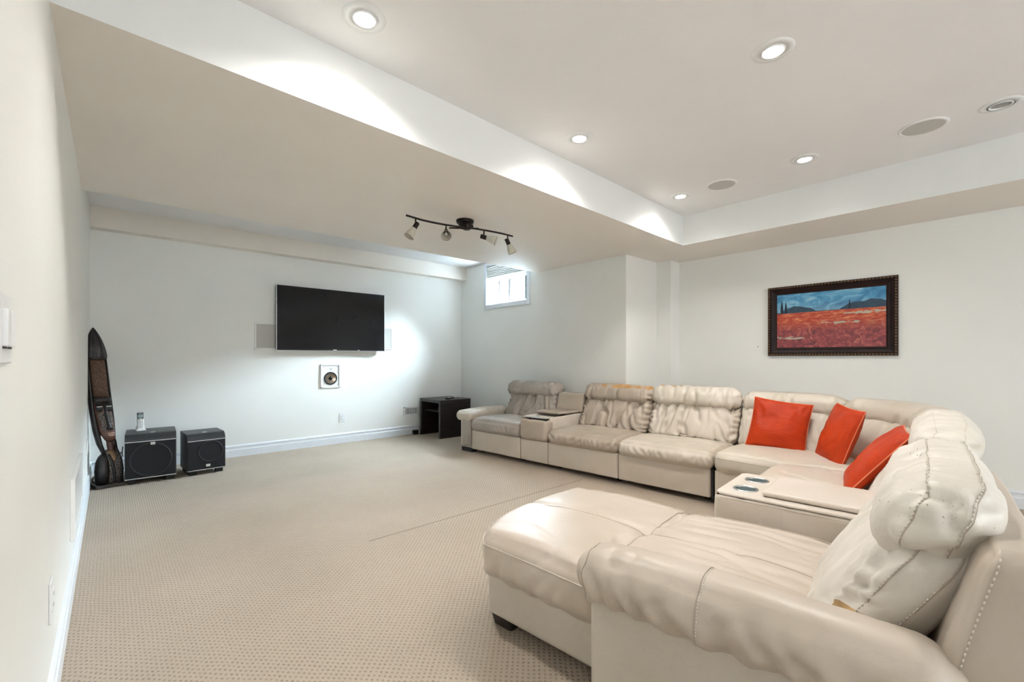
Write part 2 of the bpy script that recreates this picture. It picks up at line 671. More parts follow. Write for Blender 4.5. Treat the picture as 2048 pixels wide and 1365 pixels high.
struct(link('baseboard_jog', *extrude_profile(BP, ((XW, YJ1, 0), (XJ, YJ1, 0), (0, -1, 0))), M['trim']))
# carpet join: a fine dark line where two widths meet
seam = link('trim_1', *box(1.15, 3.15, 2.545, 2.5485, 0.0, 0.0012), plain('carpet_join', (0.20, 0.16, 0.12), 0.95))
struct(seam)

# ------------------------------------------------------------------ window
win = bpy.data.objects.new('window_1', None)
COL.objects.link(win)
win.location = (XW, 0, 0)
win['kind'] = 'structure'
tw, td = 0.055, 0.018
link('casing', *bbox(-td, 0, WY0 - tw, WY0 + 0.008, WZ0 - tw, ZC - 0.002, 0.004), M['trim'], win)
link('casing', *bbox(-td, 0, WY1 - 0.008, WY1 + tw, WZ0 - tw, ZC - 0.002, 0.004), M['trim'], win)
link('casing', *bbox(-td, 0, WY0 + 0.008, WY1 - 0.008, WZ0 - tw, WZ0 + 0.008, 0.004), M['trim'], win)
link('casing', *bbox(-td, 0, WY0 + 0.008, WY1 - 0.008, WZ1 - 0.008, ZC - 0.002, 0.004), M['trim'], win)
link('jamb', *join(box(0.001, 0.2, WY0, WY0 + 0.012, WZ0, WZ1), box(0.001, 0.2, WY1 - 0.012, WY1, WZ0, WZ1),
                   box(0.001, 0.2, WY0, WY1, WZ0, WZ0 + 0.012), box(0.001, 0.2, WY0, WY1, WZ1 - 0.012, WZ1)), M['trim'], win)
ZF = 2.252       # top of the glazed frame; the raised blind is stacked above it
fx0, fx1 = 0.035, 0.11
fr = join(bbox(fx0, fx1, WY0 + 0.012, WY0 + 0.034, WZ0 + 0.012, ZF, 0.003), bbox(fx0, fx1, WY1 - 0.030, WY1 - 0.012, WZ0 + 0.012, ZF, 0.003),
          bbox(fx0, fx1, WY0 + 0.034, WY1 - 0.030, WZ0 + 0.012, WZ0 + 0.030, 0.003), bbox(fx0, fx1, WY0 + 0.034, WY1 - 0.030, ZF - 0.05, ZF, 0.003),
          box(fx0 + 0.02, fx1, WY0 + 0.012, WY1 - 0.012, ZF, WZ1 - 0.012))
link('window_frame', *fr, M['white_plastic'], win)
sl0 = None
for i in range(7):
    z = ZF + 0.010 + i * 0.024
    if sl0 is None:
        sl0 = link('blind_slat', *bbox(-0.010, 0.030, WY0 + 0.014, WY1 - 0.014, -0.009, 0.009, 0.005, 2), M['white_plastic'], win)
        o = sl0
    else:
        o = sl0.copy()
        COL.objects.link(o)
        o.parent = win
    o.location = (0, 0, z)


def glassmat():
    # thin single pane: clear with a fresnel reflection
    m, nt, b = newmat('window_glass')
    tr = N(nt, 'ShaderNodeBsdfTransparent')
    tr.inputs[0].default_value = (0.92, 0.97, 1.0, 1)
    gl = N(nt, 'ShaderNodeBsdfGlossy')
    gl.inputs['Roughness'].default_value = 0.02
    mx = N(nt, 'ShaderNodeMixShader')
    mx.inputs[0].default_value = 0.05
    L(nt, tr.outputs[0], mx.inputs[1])
    L(nt, gl.outputs[0], mx.inputs[2])
    L(nt, mx.outputs[0], nt.nodes['Material Output'].inputs[0])
    return m


M['glass'] = glassmat()
GZ0, GZ1 = WZ0 + 0.028, ZF - 0.048
for y0, y1, xx in ((4.247, 4.63, 0.045), (4.60, 5.047, 0.072)):
    s = join(bbox(xx, xx + 0.02, y0, y0 + 0.034, GZ0, GZ1, 0.002), bbox(xx, xx + 0.02, y1 - 0.034, y1, GZ0, GZ1, 0.002),
             bbox(xx, xx + 0.02, y0 + 0.022, y1 - 0.022, GZ0, GZ0 + 0.014, 0.002), bbox(xx, xx + 0.02, y0 + 0.022, y1 - 0.022, GZ1 - 0.018, GZ1, 0.002))
    so = link('sash', *s, M['white_plastic'], win)
    link('pane', *box(xx + 0.008, xx + 0.011, y0 + 0.020, y1 - 0.020, GZ0 + 0.012, GZ1 - 0.016), M['glass'], so)
link('screen_rail', *bbox(0.040, 0.052, 4.838, 4.854, GZ0, GZ1, 0.002), plain('grey_rail', (0.022, 0.026, 0.028), 0.6), win)
for y_ in (4.600, 4.632):
    link('meeting_rail', *bbox(0.0425, 0.050, y_ - 0.005, y_ + 0.005, GZ0, GZ1, 0.001), bpy.data.materials['grey_rail'], win)
link('teal_seal', *bbox(0.040, 0.050, 4.284, 4.304, GZ0, GZ1, 0.002), plain('teal_gasket', (0.004, 0.035, 0.05), 0.6), win)

# corrugated window well outside
ribs = []
wy0, wy1 = 3.55, 5.35
nseg = 56
prof = []
for i in range(nseg + 1):
    z = 1.25 + i * (2.30 - 1.25) / nseg
    prof.append((0.018 * math.sin(z * 2 * math.pi / 0.075), z))
# U-shaped in plan
plan = []
for i in range(25):
    g = -math.pi / 2 + math.pi * i / 24
    plan.append((XW + WT + 0.95 * math.cos(g), 4.85 + 1.25 * math.sin(g), math.cos(g), math.sin(g)))
V, F = [], []
for px, py, nx, ny in plan:
    for o_, z in prof:
        V.append((px - nx * o_, py - ny * o_, z))
for i in range(len(plan) - 1):
    for j in range(nseg):
        a = i * (nseg + 1) + j
        F.append((a, a + 1, a + nseg + 2, a + nseg + 1))
well = link('window_well', V, F, plain('galvanised_steel', (0.05, 0.07, 0.08), 0.6, metal=0.0, noise=0.2, nscale=8), None, True)
tag(well, 'corrugated pale metal window well outside the small basement window', 'window well')
gr = link('ground', *box(XW + WT, XW + WT + 1.0, 3.5, 6.2, 1.15, 1.25), plain('dark_gravel', (0.06, 0.06, 0.06), 0.9, noise=0.3, nscale=60))
struct(gr)
ladder = link('diagonal_bar', *tube([(XW + WT + 0.22, 4.62, 1.95), (XW + WT + 0.22, 4.30, 1.62)], 0.012), M['trim'])
tag(ladder, 'thin white slanted bar in the window well outside the pane', 'bar')

# ------------------------------------------------------------------ recessed lights
LIGHTS = [((0.772, 1.754), 1.5, 'glowing round recessed ceiling light nearest the left wall, top left of the frame'),
          ((2.225, 0.698), 1.1, 'glowing recessed ceiling light above the chaise, in the middle of the white ceiling'),
          ((2.202, 1.798), 1.15, 'glowing recessed ceiling light near the soffit edge, second in the row from the left'),
          ((3.602, 0.931), 0.55, 'glowing recessed ceiling light between the two round ceiling speakers'),
          ((3.635, 1.859), 0.8, 'glowing recessed ceiling light in the far corner of the raised ceiling'),
          ((3.628, 0.007), 0, 'unlit recessed ceiling light with grey lamp at the right edge')]


def downlight(xy, on, label):
    t = thing('recessed_light', label, 'ceiling light', (xy[0], xy[1], ZC), 0, 'recessed lights in the raised ceiling')
    link('trim_ring', *lathe([(0.050, 0.0), (0.050, -0.004), (0.070, -0.0045), (0.084, -0.003), (0.086, 0.0)], 40), M['white_plate'], t, True)
    link('baffle', *lathe([(0.0500, -0.004), (0.046, -0.009), (0.043, -0.009), (0.041, -0.002), (0.0405, -0.0005)], 40), M['white_plastic'], t, True)
    link('lamp', *lathe([(0.0005, -0.0070), (0.020, -0.0065), (0.0400, -0.0015)], 32, True), M['lamp_glow'] if on else M['lamp_off'], t, True)
    if not on:
        link('gap_ring', *lathe([(0.0505, -0.0075), (0.0535, -0.0078)], 40), M['dark_slot'], t)
    if on:
        d = bpy.data.lights.new('downlight', 'SPOT')
        d.energy, d.color = DOWNLIGHT_W * on, DOWNLIGHT_COL
        d.spot_size, d.spot_blend, d.shadow_soft_size = R(146), 0.9, 0.035
        o = bpy.data.objects.new('downlight', d)
        COL.objects.link(o)
        o.location = (xy[0], xy[1], ZC - 0.03)
    return t


for a in LIGHTS:
    downlight(*a)

for (x, y), lab in (((3.643, 1.517), 'round white ceiling speaker with grey grille, farther one by the tray corner'),
                    ((3.633, 0.323), 'round white ceiling speaker with grey grille, nearer one by the unlit lamp')):
    t = thing('ceiling_speaker', lab, 'speaker', (x, y, ZC), 0, 'round speakers in the raised ceiling')
    link('bezel', *lathe([(0.098, -0.004), (0.100, -0.007), (0.112, -0.006), (0.117, 0.0)], 48), M['white_plastic'], t, True)
    link('grille', *lathe([(0.0005, -0.0068), (0.05, -0.0066), (0.0985, -0.005)], 48, True), M['grey_cloth'], t, True)

# ------------------------------------------------------------------ television and wall speakers
tv = thing('television', 'large black flat screen television mounted on the back wall', 'television', (2.094, YB, 1.568))
W2, H2 = 0.667, 0.381
link('cabinet', *bbox(-W2, W2, -0.085, -0.045, -H2, H2, 0.006), M['black_gloss'], tv)
scr, nt, b = newmat('tv_screen')
v = coords(nt)
nz = N(nt, 'ShaderNodeTexNoise', i_Scale=6.0, i_Detail=6.0)
L(nt, v, nz.inputs['Vector'])
L(nt, ramp(nt, nz.outputs[0], [(0.35, (0.004, 0.004, 0.005)), (0.7, (0.010, 0.010, 0.012))]), b.inputs['Base Color'])
rr = N(nt, 'ShaderNodeMapRange')
L(nt, nz.outputs[0], rr.inputs[0])
rr.inputs[3].default_value, rr.inputs[4].default_value = 0.10, 0.22
L(nt, rr.outputs[0], b.inputs['Roughness'])
b.inputs['Specular IOR Level'].default_value = 0.35
link('screen', *box(-W2 + 0.012, W2 - 0.012, -0.0862, -0.084, -H2 + 0.022, H2 - 0.012), scr, tv)
link('edge_trim', *join(bbox(-W2 - 0.002, -W2 + 0.002, -0.084, -0.055, -H2, H2, 0.001), bbox(W2 - 0.002, W2 + 0.002, -0.084, -0.055, -H2, H2, 0.001),
                        bbox(-W2, W2, -0.084, -0.055, H2 - 0.002, H2 + 0.002, 0.001), bbox(-W2, W2, -0.084, -0.055, -H2 - 0.002, -H2 + 0.002, 0.001)), M['silver'], tv)
link('wall_mount', *bbox(-0.3, 0.3, -0.046, 0, -0.2, 0.2, 0.004), M['black_plastic'], tv)
link('badge', *bbox(-0.022, 0.022, -0.0868, -0.0858, -H2 + 0.007, -H2 + 0.014, 0.0004), M['silver'], tv)
link('indicator', *bbox(0.29, 0.32, -0.0868, -0.0858, -H2 + 0.008, -H2 + 0.013, 0.0004), M['silver'], tv)

for x0, x1, z0, z1, lab in ((1.217, 1.49, 1.196, 1.503, 'white framed wall speaker with grey grille, left of the television'),
                            (2.64, 2.913, 1.213, 1.517, 'white framed wall speaker with grey grille, right of the television')):
    cx, cz = (x0 + x1) / 2, (z0 + z1) / 2
    t = thing('wall_speaker', lab, 'speaker', (cx, YB, cz), 0, 'flush wall speakers beside the television')
    hx, hz, b_ = (x1 - x0) / 2, (z1 - z0) / 2, 0.016
    link('frame', *join(bbox(-hx, -hx + b_, -0.012, 0, -hz, hz, 0.002), bbox(hx - b_, hx, -0.012, 0, -hz, hz, 0.002),
                        bbox(-hx, hx, -0.012, 0, hz - b_, hz, 0.002), bbox(-hx, hx, -0.012, 0, -hz, -hz + b_, 0.002)), M['white_plastic'], t)
    link('grille', *bbox(-hx + b_, hx - b_, -0.008, 0, -hz + b_, hz - b_, 0.001), M['grey_cloth'], t)

t = thing('wall_speaker', 'white wall speaker without grille, bare cone showing, below the television', 'speaker', (2.0675, YB, 0.868))
hx, hz, b_ = 0.1215, 0.15, 0.016
link('frame', *join(bbox(-hx, -hx + b_, -0.014, 0, -hz, hz, 0.002), bbox(hx - b_, hx, -0.014, 0, -hz, hz, 0.002),
                    bbox(-hx, hx, -0.014, 0, hz - b_, hz, 0.002), bbox(-hx, hx, -0.014, 0, -hz, -hz + b_, 0.002)), M['white_plastic'], t)
link('baffle', *bbox(-hx + b_, hx - b_, -0.006, 0, -hz + b_, hz - b_, 0.001), M['white_plate'], t)
link('groove', *join(box(-hx + b_ + 0.006, hx - b_ - 0.004, -0.0068, -0.006, hz - b_ - 0.008, hz - b_ - 0.005),
                     box(hx - b_ - 0.006, hx - b_ - 0.003, -0.0068, -0.006, -hz + 0.03, hz - b_ - 0.005)), M['key_grey'], t)
wf = Matrix.Translation((0.0, -0.006, -0.03)) @ Matrix.Rotation(R(90), 4, 'X')
link('surround', *xf(lathe([(0.062, 0.001), (0.064, 0.008), (0.074, 0.011), (0.081, 0.008), (0.082, 0.0)], 40), wf), M['black_rubber'], t, True)
cone, nt, b = newmat('speaker_cone')
b.inputs['Base Color'].default_value = (0.33, 0.28, 0.22, 1)
b.inputs['Metallic'].default_value = 0.85
b.inputs['Roughness'].default_value = 0.22
b.inputs['Anisotropic'].default_value = 0.8
link('cone', *xf(lathe([(0.064, 0.003), (0.030, -0.0035), (0.020, -0.0045)], 40), Matrix.Translation((0.0, -0.0115, -0.03)) @ Matrix.Rotation(R(90), 4, 'X')), cone, t, True)
link('dust_cap', *xf(lathe([(0.024, 0.002), (0.019, 0.010), (0.009, 0.014), (0.0005, 0.015)], 28), wf), M['black_gloss'], t, True)
twt = Matrix.Translation((0.004, -0.006, 0.09)) @ Matrix.Rotation(R(90), 4, 'X')
tweeter = link('tweeter', *xf(lathe([(0.015, 0.0), (0.015, 0.003), (0.0125, 0.004), (0.011, 0.0015), (0.0005, 0.004)], 24), twt), M['key_grey'], t, True)
for sx in (-0.09, 0.09):
    for sz in (-0.115, 0.118):
        link('screw', *xf(lathe([(0.004, 0.0), (0.004, 0.0015), (0.0003, 0.0015)], 10), Matrix.Translation((sx, -0.006, sz)) @ Matrix.Rotation(R(90), 4, 'X')), M['dark_slot'], t)


# ------------------------------------------------------------------ outlets, switch, vents
def outlet(loc, rz, label):
    """local: plate in xz, facing -y"""
    t = thing('wall_outlet', label, 'outlet', loc, rz)
    link('cover_plate', *bbox(-0.040, 0.040, -0.006, 0, -0.062, 0.062, 0.003), M['white_plate'], t)
    r = link('receptacle', *bbox(-0.018, 0.018, -0.009, -0.004, -0.035, 0.035, 0.002), M['white_plastic'], t)
    sl = []
    for z in (0.018, -0.016):
        sl += [box(-0.008, -0.006, -0.0094, -0.0088, z - 0.004, z + 0.005), box(0.006, 0.008, -0.0094, -0.0088, z - 0.004, z + 0.005)]
    for b2 in sl:
        link('slot', *b2, M['dark_slot'], r)
    return t


outlet((2.218, YB, 0.327), 0, 'white double wall outlet on the back wall below the bare wall speaker')
outlet((XL, 1.99, 0.345), R(90), 'white wall outlet low on the left wall, nearest the camera')
outlet((XL, 4.93, 0.385), R(90), 'small white wall outlet low on the left wall beside the carved statue')

t = thing('light_switch', 'white two-gang rocker light switch on the left wall at the frame edge', 'light switch', (XL, 1.165, 1.15), R(90))
link('cover_plate', *bbox(-0.06, 0.06, -0.006, 0, -0.060, 0.060, 0.003), M['white_plate'], t)
for x in (-0.025, 0.025):
    r = link('rocker', *bbox(-0.017 + x, 0.017 + x, -0.013, -0.004, -0.031, 0.033, 0.003), M['white_plastic'], t)
    link('gap', *box(-0.0165 + x, 0.0165 + x, -0.0075, -0.0055, -0.0345, -0.031), M['dark_slot'], r)

t = thing('wall_cover_panel', 'wide flat white cover panel low on the left wall', 'panel', (XL, 3.32, 0.385), R(90))
hx, hz = 0.40, 0.145
link('frame', *join(bbox(-hx, -hx + 0.03, -0.018, 0, -hz, hz, 0.003), bbox(hx - 0.03, hx, -0.018, 0, -hz, hz, 0.003),
                    bbox(-hx + 0.03, hx - 0.03, -0.018, 0, hz - 0.03, hz, 0.003), bbox(-hx + 0.03, hx - 0.03, -0.018, 0, -hz, -hz + 0.03, 0.003)), M['white_plastic'], t)
link('face', *bbox(-hx + 0.028, hx - 0.028, -0.014, 0, -hz + 0.028, hz - 0.028, 0.002), M['white_plate'], t)

t = thing('floor_register', 'small white louvered wall register beside the dark side table', 'vent', (3.2155, YB, 0.334), 0)
hx, hz = 0.128, 0.066
link('cover_plate', *join(bbox(-hx, -hx + 0.026, -0.008, 0, -hz, hz, 0.002), bbox(hx - 0.026, hx, -0.008, 0, -hz, hz, 0.002),
                          bbox(-hx, hx, -0.008, 0, hz - 0.024, hz, 0.002), bbox(-hx, hx, -0.008, 0, -hz, -hz + 0.024, 0.002)), M['white_plastic'], t)
link('duct_opening', *box(-hx + 0.026, hx - 0.026, -0.0015, 0, -hz + 0.024, hz - 0.024), M['dark_slot'], t)
fm = None
for i in range(12):
    x = -0.094 + i * 0.0171
    if fm is None:
        fm = link('fin', *bbox(-0.0035, 0.0035, -0.0075, -0.001, -hz + 0.022, hz - 0.022, 0.001), M['white_plastic'], t)
        o = fm
    else:
        o = fm.copy()
        COL.objects.link(o)
        o.parent = t
    o.location = (x, 0, 0)
for x in (-0.115, 0.115):
    link('screw', *xf(lathe([(0.004, 0.0), (0.004, 0.0015), (0.0003, 0.0015)], 10), Matrix.Translation((x, -0.008, 0)) @ Matrix.Rotation(R(90), 4, 'X')), M['dark_slot'], t)


# ------------------------------------------------------------------ track light on the soffit
TL = thing('track_light', 'dark bronze wavy ceiling track light with four frosted glass shades, unlit', 'track light', (2.118, 2.905, ZS))
# local +x along the bar; bar curve in plan (S shape)
trk = [(-0.531, -0.011), (-0.363, 0.009), (-0.188, -0.010), (-0.044, -0.050), (0.036, -0.077), (0.141, -0.100), (0.271, -0.116), (0.412, -0.116)]


def crom(pts, n=10):
    out = []
    P = [Vector((*p, 0)) if len(p) == 2 else Vector(p) for p in pts]
    P = [2 * P[0] - P[1]] + P + [2 * P[-1] - P[-2]]
    for i in range(1, len(P) - 2):
        for k in range(n):
            t_ = k / n
            a, b_, c, d = P[i - 1], P[i], P[i + 1], P[i + 2]
            out.append(0.5 * ((2 * b_) + (c - a) * t_ + (2 * a - 5 * b_ + 4 * c - d) * t_ ** 2 + (3 * b_ - 3 * c + d - a) * t_ ** 3))
    out.append(P[-2])
    return out


BZ = -0.075
barpts = [(p.x, p.y, BZ) for p in crom(trk)]
link('bar', *tube(barpts, 0.0075, 10), M['bronze'], TL, True)
link('canopy', *xf(lathe([(0.010, 0), (0.072, 0.0), (0.070, -0.016), (0.062, -0.028), (0.052, -0.032), (0.05, -0.046), (0.0005, -0.047)], 40), T(0.0, 0.0, 0)), M['bronze'], TL, True)
link('cross_bar', *tube([(-0.144, 0.015, BZ - 0.010), (0.036, -0.130, BZ - 0.010)], 0.006, 10), M['bronze'], TL, True)
link('hub', *xf(lathe([(0.03, -0.046), (0.03, -0.085), (0.026, -0.09), (0.0005, -0.09)], 24), T(-0.020, -0.050, 0)), M['bronze'], TL, True)
link('hub_arm', *bbox(-0.04, 0.03, -0.075, 0.01, -0.075, -0.045, 0.006), M['bronze'], TL)
shade_m, nt, b = newmat('frosted_amber_glass')
v = coords(nt)
sep = N(nt, 'ShaderNodeSeparateXYZ')
L(nt, v, sep.inputs[0])
b.inputs['Base Color'].default_value = (0.80, 0.74, 0.62, 1)
b.inputs['Roughness'].default_value = 0.3
b.inputs['Transmission Weight'].default_value = 0.35
b.inputs['Subsurface Weight'].default_value = 0.1
# (bar position index, direction of the light axis)
HEADS = [(-0.453, (-0.48, 0.12, -0.87)), (-0.195, (-0.45, -0.70, -0.50)), (0.116, (0.66, -0.60, -0.30)), (0.353, (0.55, 0.0, -0.83))]
for f_, dr in HEADS:
    bp = Vector(min(barpts, key=lambda q_: abs(q_[0] - f_)))
    st = link('stem', *tube([bp, bp + Vector((0, 0, -0.052))], 0.006, 8), M['bronze'], TL, True)
    d = Vector(dr).normalized()
    piv = bp + Vector((0, 0, -0.057))
    q = d.to_track_quat('Z', 'Y').to_matrix().to_4x4()
    soc = Matrix.Translation(piv - d * 0.028) @ q
    hd = link('socket', *xf(lathe([(0.0005, 0), (0.017, 0.0), (0.018, 0.004), (0.0175, 0.055), (0.014, 0.058), (0.0005, 0.058)], 24), soc), M['bronze'], TL, True)
    sh = link('shade', *xf(lathe([(0.018, 0.050), (0.022, 0.062), (0.029, 0.082), (0.035, 0.108), (0.0365, 0.128), (0.035, 0.128), (0.0335, 0.108), (0.0275, 0.083), (0.0205, 0.063), (0.0165, 0.052)], 28), soc), shade_m, hd, True)
    link('shade_rim', *xf(tube([(0.036 * math.cos(g), 0.036 * math.sin(g), 0.128) for g in [2 * math.pi * i / 28 for i in range(28)]], 0.0012, 6, close=True), soc), M['bronze'], hd, True)
    link('bulb', *xf(lathe([(0.010, 0.055), (0.013, 0.075), (0.012, 0.088), (0.0005, 0.092)], 16), soc), plain('bulb_glass', (0.75, 0.72, 0.65), 0.2), hd, True)

# ------------------------------------------------------------------ picture
PY0, PY1, PZ0, PZ1 = 0.588, 1.582, 1.118, 1.796
pic = thing('framed_picture', 'framed landscape painting of a red poppy field under blue sky on the right wall', 'picture', (XR, (PY0 + PY1) / 2, (PZ0 + PZ1) / 2), R(90) * -1)
pic.rotation_euler = (0, 0, R(-90))   # local x -> -Y world (viewer's right), local -y faces the room
hx, hz = (PY1 - PY0) / 2, (PZ1 - PZ0) / 2


def frame_ring(hx0, hz0, prof):
    """mitred frame: prof = list of (inset from outer edge, depth towards viewer)"""
    V, F = [], []
    cs = [(-1, -1), (1, -1), (1, 1), (-1, 1)]
    n = len(prof)
    for sx, sz in cs:
        for ins, dp in prof:
            V.append((sx * (hx0 - ins), -dp, sz * (hz0 - ins)))
    for c in range(4):
        c2 = (c + 1) % 4
        for i in range(n - 1):
            F.append((c * n + i, c2 * n + i, c2 * n + i + 1, c * n + i + 1))
    return V, F


frm_m = plain('dark_mahogany', (0.016, 0.006, 0.005), 0.42, noise=0.4, nscale=14, spec=0.25)
link('frame', *frame_ring(hx, hz, [(0, 0), (0, 0.022), (0.004, 0.030), (0.022, 0.032), (0.026, 0.026), (0.030, 0.028), (0.036, 0.026), (0.058, 0.014), (0.062, 0.016), (0.066, 0.012), (0.085, 0.008)]), frm_m, pic)
orn = []
bead_m = plain('gilt_bead', (0.13, 0.075, 0.035), 0.4, metal=0.3, noise=0.6, nscale=120)
bead0 = bbox(-0.0085, 0.0085, -0.036, -0.030, -0.0075, 0.0075, 0.005, 2)
nb = 40
for i in range(nb):
    x = -hx + 0.014 + i * (2 * hx - 0.028) / (nb - 1)
    for z in (-hz + 0.013, hz - 0.013):
        orn.append(xf(bead0, T(x, 0, z, ry=R(45 if i % 2 else 20))))
nb2 = 27
for i in range(1, nb2 - 1):
    z = -hz + 0.014 + i * (2 * hz - 0.028) / (nb2 - 1)
    for x in (-hx + 0.013, hx - 0.013):
        orn.append(xf(bead0, T(x, 0, z, ry=R(45 if i % 2 else 70))))
o = link('beaded_edge', *join(*orn), bead_m, pic, True)
o['kind'] = 'stuff'


def painting():
    m, nt, b = newmat('poppy_field_painting')
    tc = N(nt, 'ShaderNodeTexCoord')
    sep = N(nt, 'ShaderNodeSeparateXYZ')
    L(nt, tc.outputs['Object'], sep.inputs[0])
    x, z = sep.outputs[0], sep.outputs[2]
    # sky
    vs = coords(nt, scale=(4, 1, 6))
    n1 = N(nt, 'ShaderNodeTexNoise', i_Scale=1.6, i_Detail=6.0, i_Distortion=1.5)
    L(nt, vs, n1.inputs['Vector'])
    sky = ramp(nt, n1.outputs[0], [(0.30, (0.03, 0.17, 0.36)), (0.48, (0.08, 0.31, 0.52)), (0.60, (0.22, 0.47, 0.63)), (0.74, (0.48, 0.62, 0.66))])
    grad = math_n(nt, 'MULTIPLY', math_n(nt, 'SUBTRACT', 0.24, z), 3.4)
    grad = math_n(nt, 'MINIMUM', math_n(nt, 'MAXIMUM', grad, 0.0), 1.0)
    sky = mixc(nt, math_n(nt, 'POWER', grad, 2.5), sky, (0.52, 0.58, 0.50))
    # field
    vf = coords(nt, scale=(5, 1, 22))
    n2 = N(nt, 'ShaderNodeTexNoise', i_Scale=2.2, i_Detail=8.0, i_Roughness=0.7)
    L(nt, vf, n2.inputs['Vector'])
    near = ramp(nt, n2.outputs[0], [(0.30, (0.22, 0.022, 0.016)), (0.47, (0.45, 0.06, 0.035)), (0.58, (0.62, 0.17, 0.075)), (0.72, (0.70, 0.48, 0.28))])
    vv = coords(nt, scale=(9, 1, 11))
    n3 = N(nt, 'ShaderNodeTexNoise', i_Scale=1.7, i_Detail=6.0, i_Distortion=2.0)
    L(nt, vv, n3.inputs['Vector'])
    low = ramp(nt, n3.outputs[0], [(0.30, (0.13, 0.035, 0.05)), (0.50, (0.27, 0.055, 0.06)), (0.64, (0.45, 0.12, 0.105)), (0.78, (0.55, 0.40, 0.33))])
    k = math_n(nt, 'MINIMUM', math_n(nt, 'MAXIMUM', math_n(nt, 'MULTIPLY', math_n(nt, 'SUBTRACT', 0.0, z), 9.0), 0.0), 1.0)
    fld = mixc(nt, k, near, low)
    # pale glints in bands
    vb = coords(nt, scale=(16, 1, 60))
    n4 = N(nt, 'ShaderNodeTexNoise', i_Scale=1.0, i_Detail=4.0)
    L(nt, vb, n4.inputs['Vector'])
    for zc, xc, xr in ((-0.035, 0.10, 0.16), (0.045, 0.30, 0.2), (-0.165, -0.27, 0.16)):
        e = math_n(nt, 'ADD', math_n(nt, 'POWER', math_n(nt, 'DIVIDE', math_n(nt, 'SUBTRACT', x, xc), xr), 2.0), math_n(nt, 'POWER', math_n(nt, 'DIVIDE', math_n(nt, 'SUBTRACT', z, zc), 0.016), 2.0))
        msk = math_n(nt, 'LESS_THAN', math_n(nt, 'ADD', e, math_n(nt, 'MULTIPLY', math_n(nt, 'SUBTRACT', 0.62, n4.outputs[0]), 5.0)), 1.0)
        fld = mixc(nt, math_n(nt, 'MULTIPLY', msk, 0.8), fld, (0.45, 0.50, 0.40))
    # horizon
    nh = N(nt, 'ShaderNodeTexNoise', i_Scale=9.0, i_Detail=5.0)
    L(nt, coords(nt, scale=(1, 0, 0)), nh.inputs['Vector'])

    def hump(c, w, h):
        g = math_n(nt, 'SUBTRACT', 1.0, math_n(nt, 'POWER', math_n(nt, 'DIVIDE', math_n(nt, 'SUBTRACT', x, c), w), 2.0))
        return math_n(nt, 'MULTIPLY', math_n(nt, 'MAXIMUM', g, 0.0), h)
    hz_ = math_n(nt, 'ADD', hump(-0.24, 0.15, 0.050), math_n(nt, 'ADD', hump(0.26, 0.17, 0.060), hump(0.42, 0.15, 0.035)))
    hz_ = math_n(nt, 'ADD', hz_, 0.083)
    rough = math_n(nt, 'MULTIPLY', math_n(nt, 'SUBTRACT', nh.outputs[0], 0.45), 0.05)
    top = math_n(nt, 'ADD', hz_, math_n(nt, 'MULTIPLY', rough, math_n(nt, 'GREATER_THAN', hz_, 0.09)))
    trees = math_n(nt, 'LESS_THAN', z, top)
    img = mixc(nt, trees, sky, mixc(nt, n3.outputs[0], (0.008, 0.03, 0.06), (0.05, 0.10, 0.15)))
    # cypresses
    for c, h, w in ((-0.375, 0.205, 0.014), (-0.340, 0.195, 0.012), (0.165, 0.175, 0.009)):
        u = math_n(nt, 'DIVIDE', math_n(nt, 'ABSOLUTE', math_n(nt, 'SUBTRACT', x, c)), w)
        tz = math_n(nt, 'DIVIDE', math_n(nt, 'SUBTRACT', z, 0.07), h - 0.07)
        wid = math_n(nt, 'MULTIPLY', math_n(nt, 'SUBTRACT', 1.0, tz), math_n(nt, 'MULTIPLY', math_n(nt, 'POWER', math_n(nt, 'MAXIMUM', tz, 0.001), 0.35), 1.9))
        img = mixc(nt, math_n(nt, 'LESS_THAN', u, wid), img, (0.008, 0.022, 0.045))
    fieldmask = math_n(nt, 'LESS_THAN', z, math_n(nt, 'ADD', 0.078, math_n(nt, 'MULTIPLY', x, 0.012)))
    img = mixc(nt, fieldmask, img, fld)
    L(nt, img, b.inputs['Base Color'])
    b.inputs['Roughness'].default_value = 0.35
    return m


link('canvas', *box(-hx + 0.080, hx - 0.080, -0.010, 0, -hz + 0.080, hz - 0.080), painting(), pic)
nail = link('wall_nail', *xf(lathe([(0.004, 0), (0.004, 0.008), (0.0003, 0.009)], 8), Matrix.Translation((XR, 1.681, 1.212)) @ Matrix.Rotation(R(-90), 4, 'Y')), M['dark_slot'])
tag(nail, 'tiny dark nail in the right wall left of the painting', 'nail')

# ------------------------------------------------------------------ leather sectional, laid out in its own (a, b) plan axes turned 5 degrees
ANG = math.atan2(0.0896, 0.996)


def AB(a, b, z=0.0):
    return (a * 0.996 - b * 0.0896, a * 0.0896 + b * 0.996, z)


RZ_MAIN = ANG - math.pi / 2      # local x runs along the row, local y goes back towards the picture wall
RZ_FACE = ANG + math.pi          # modules that face the television wall


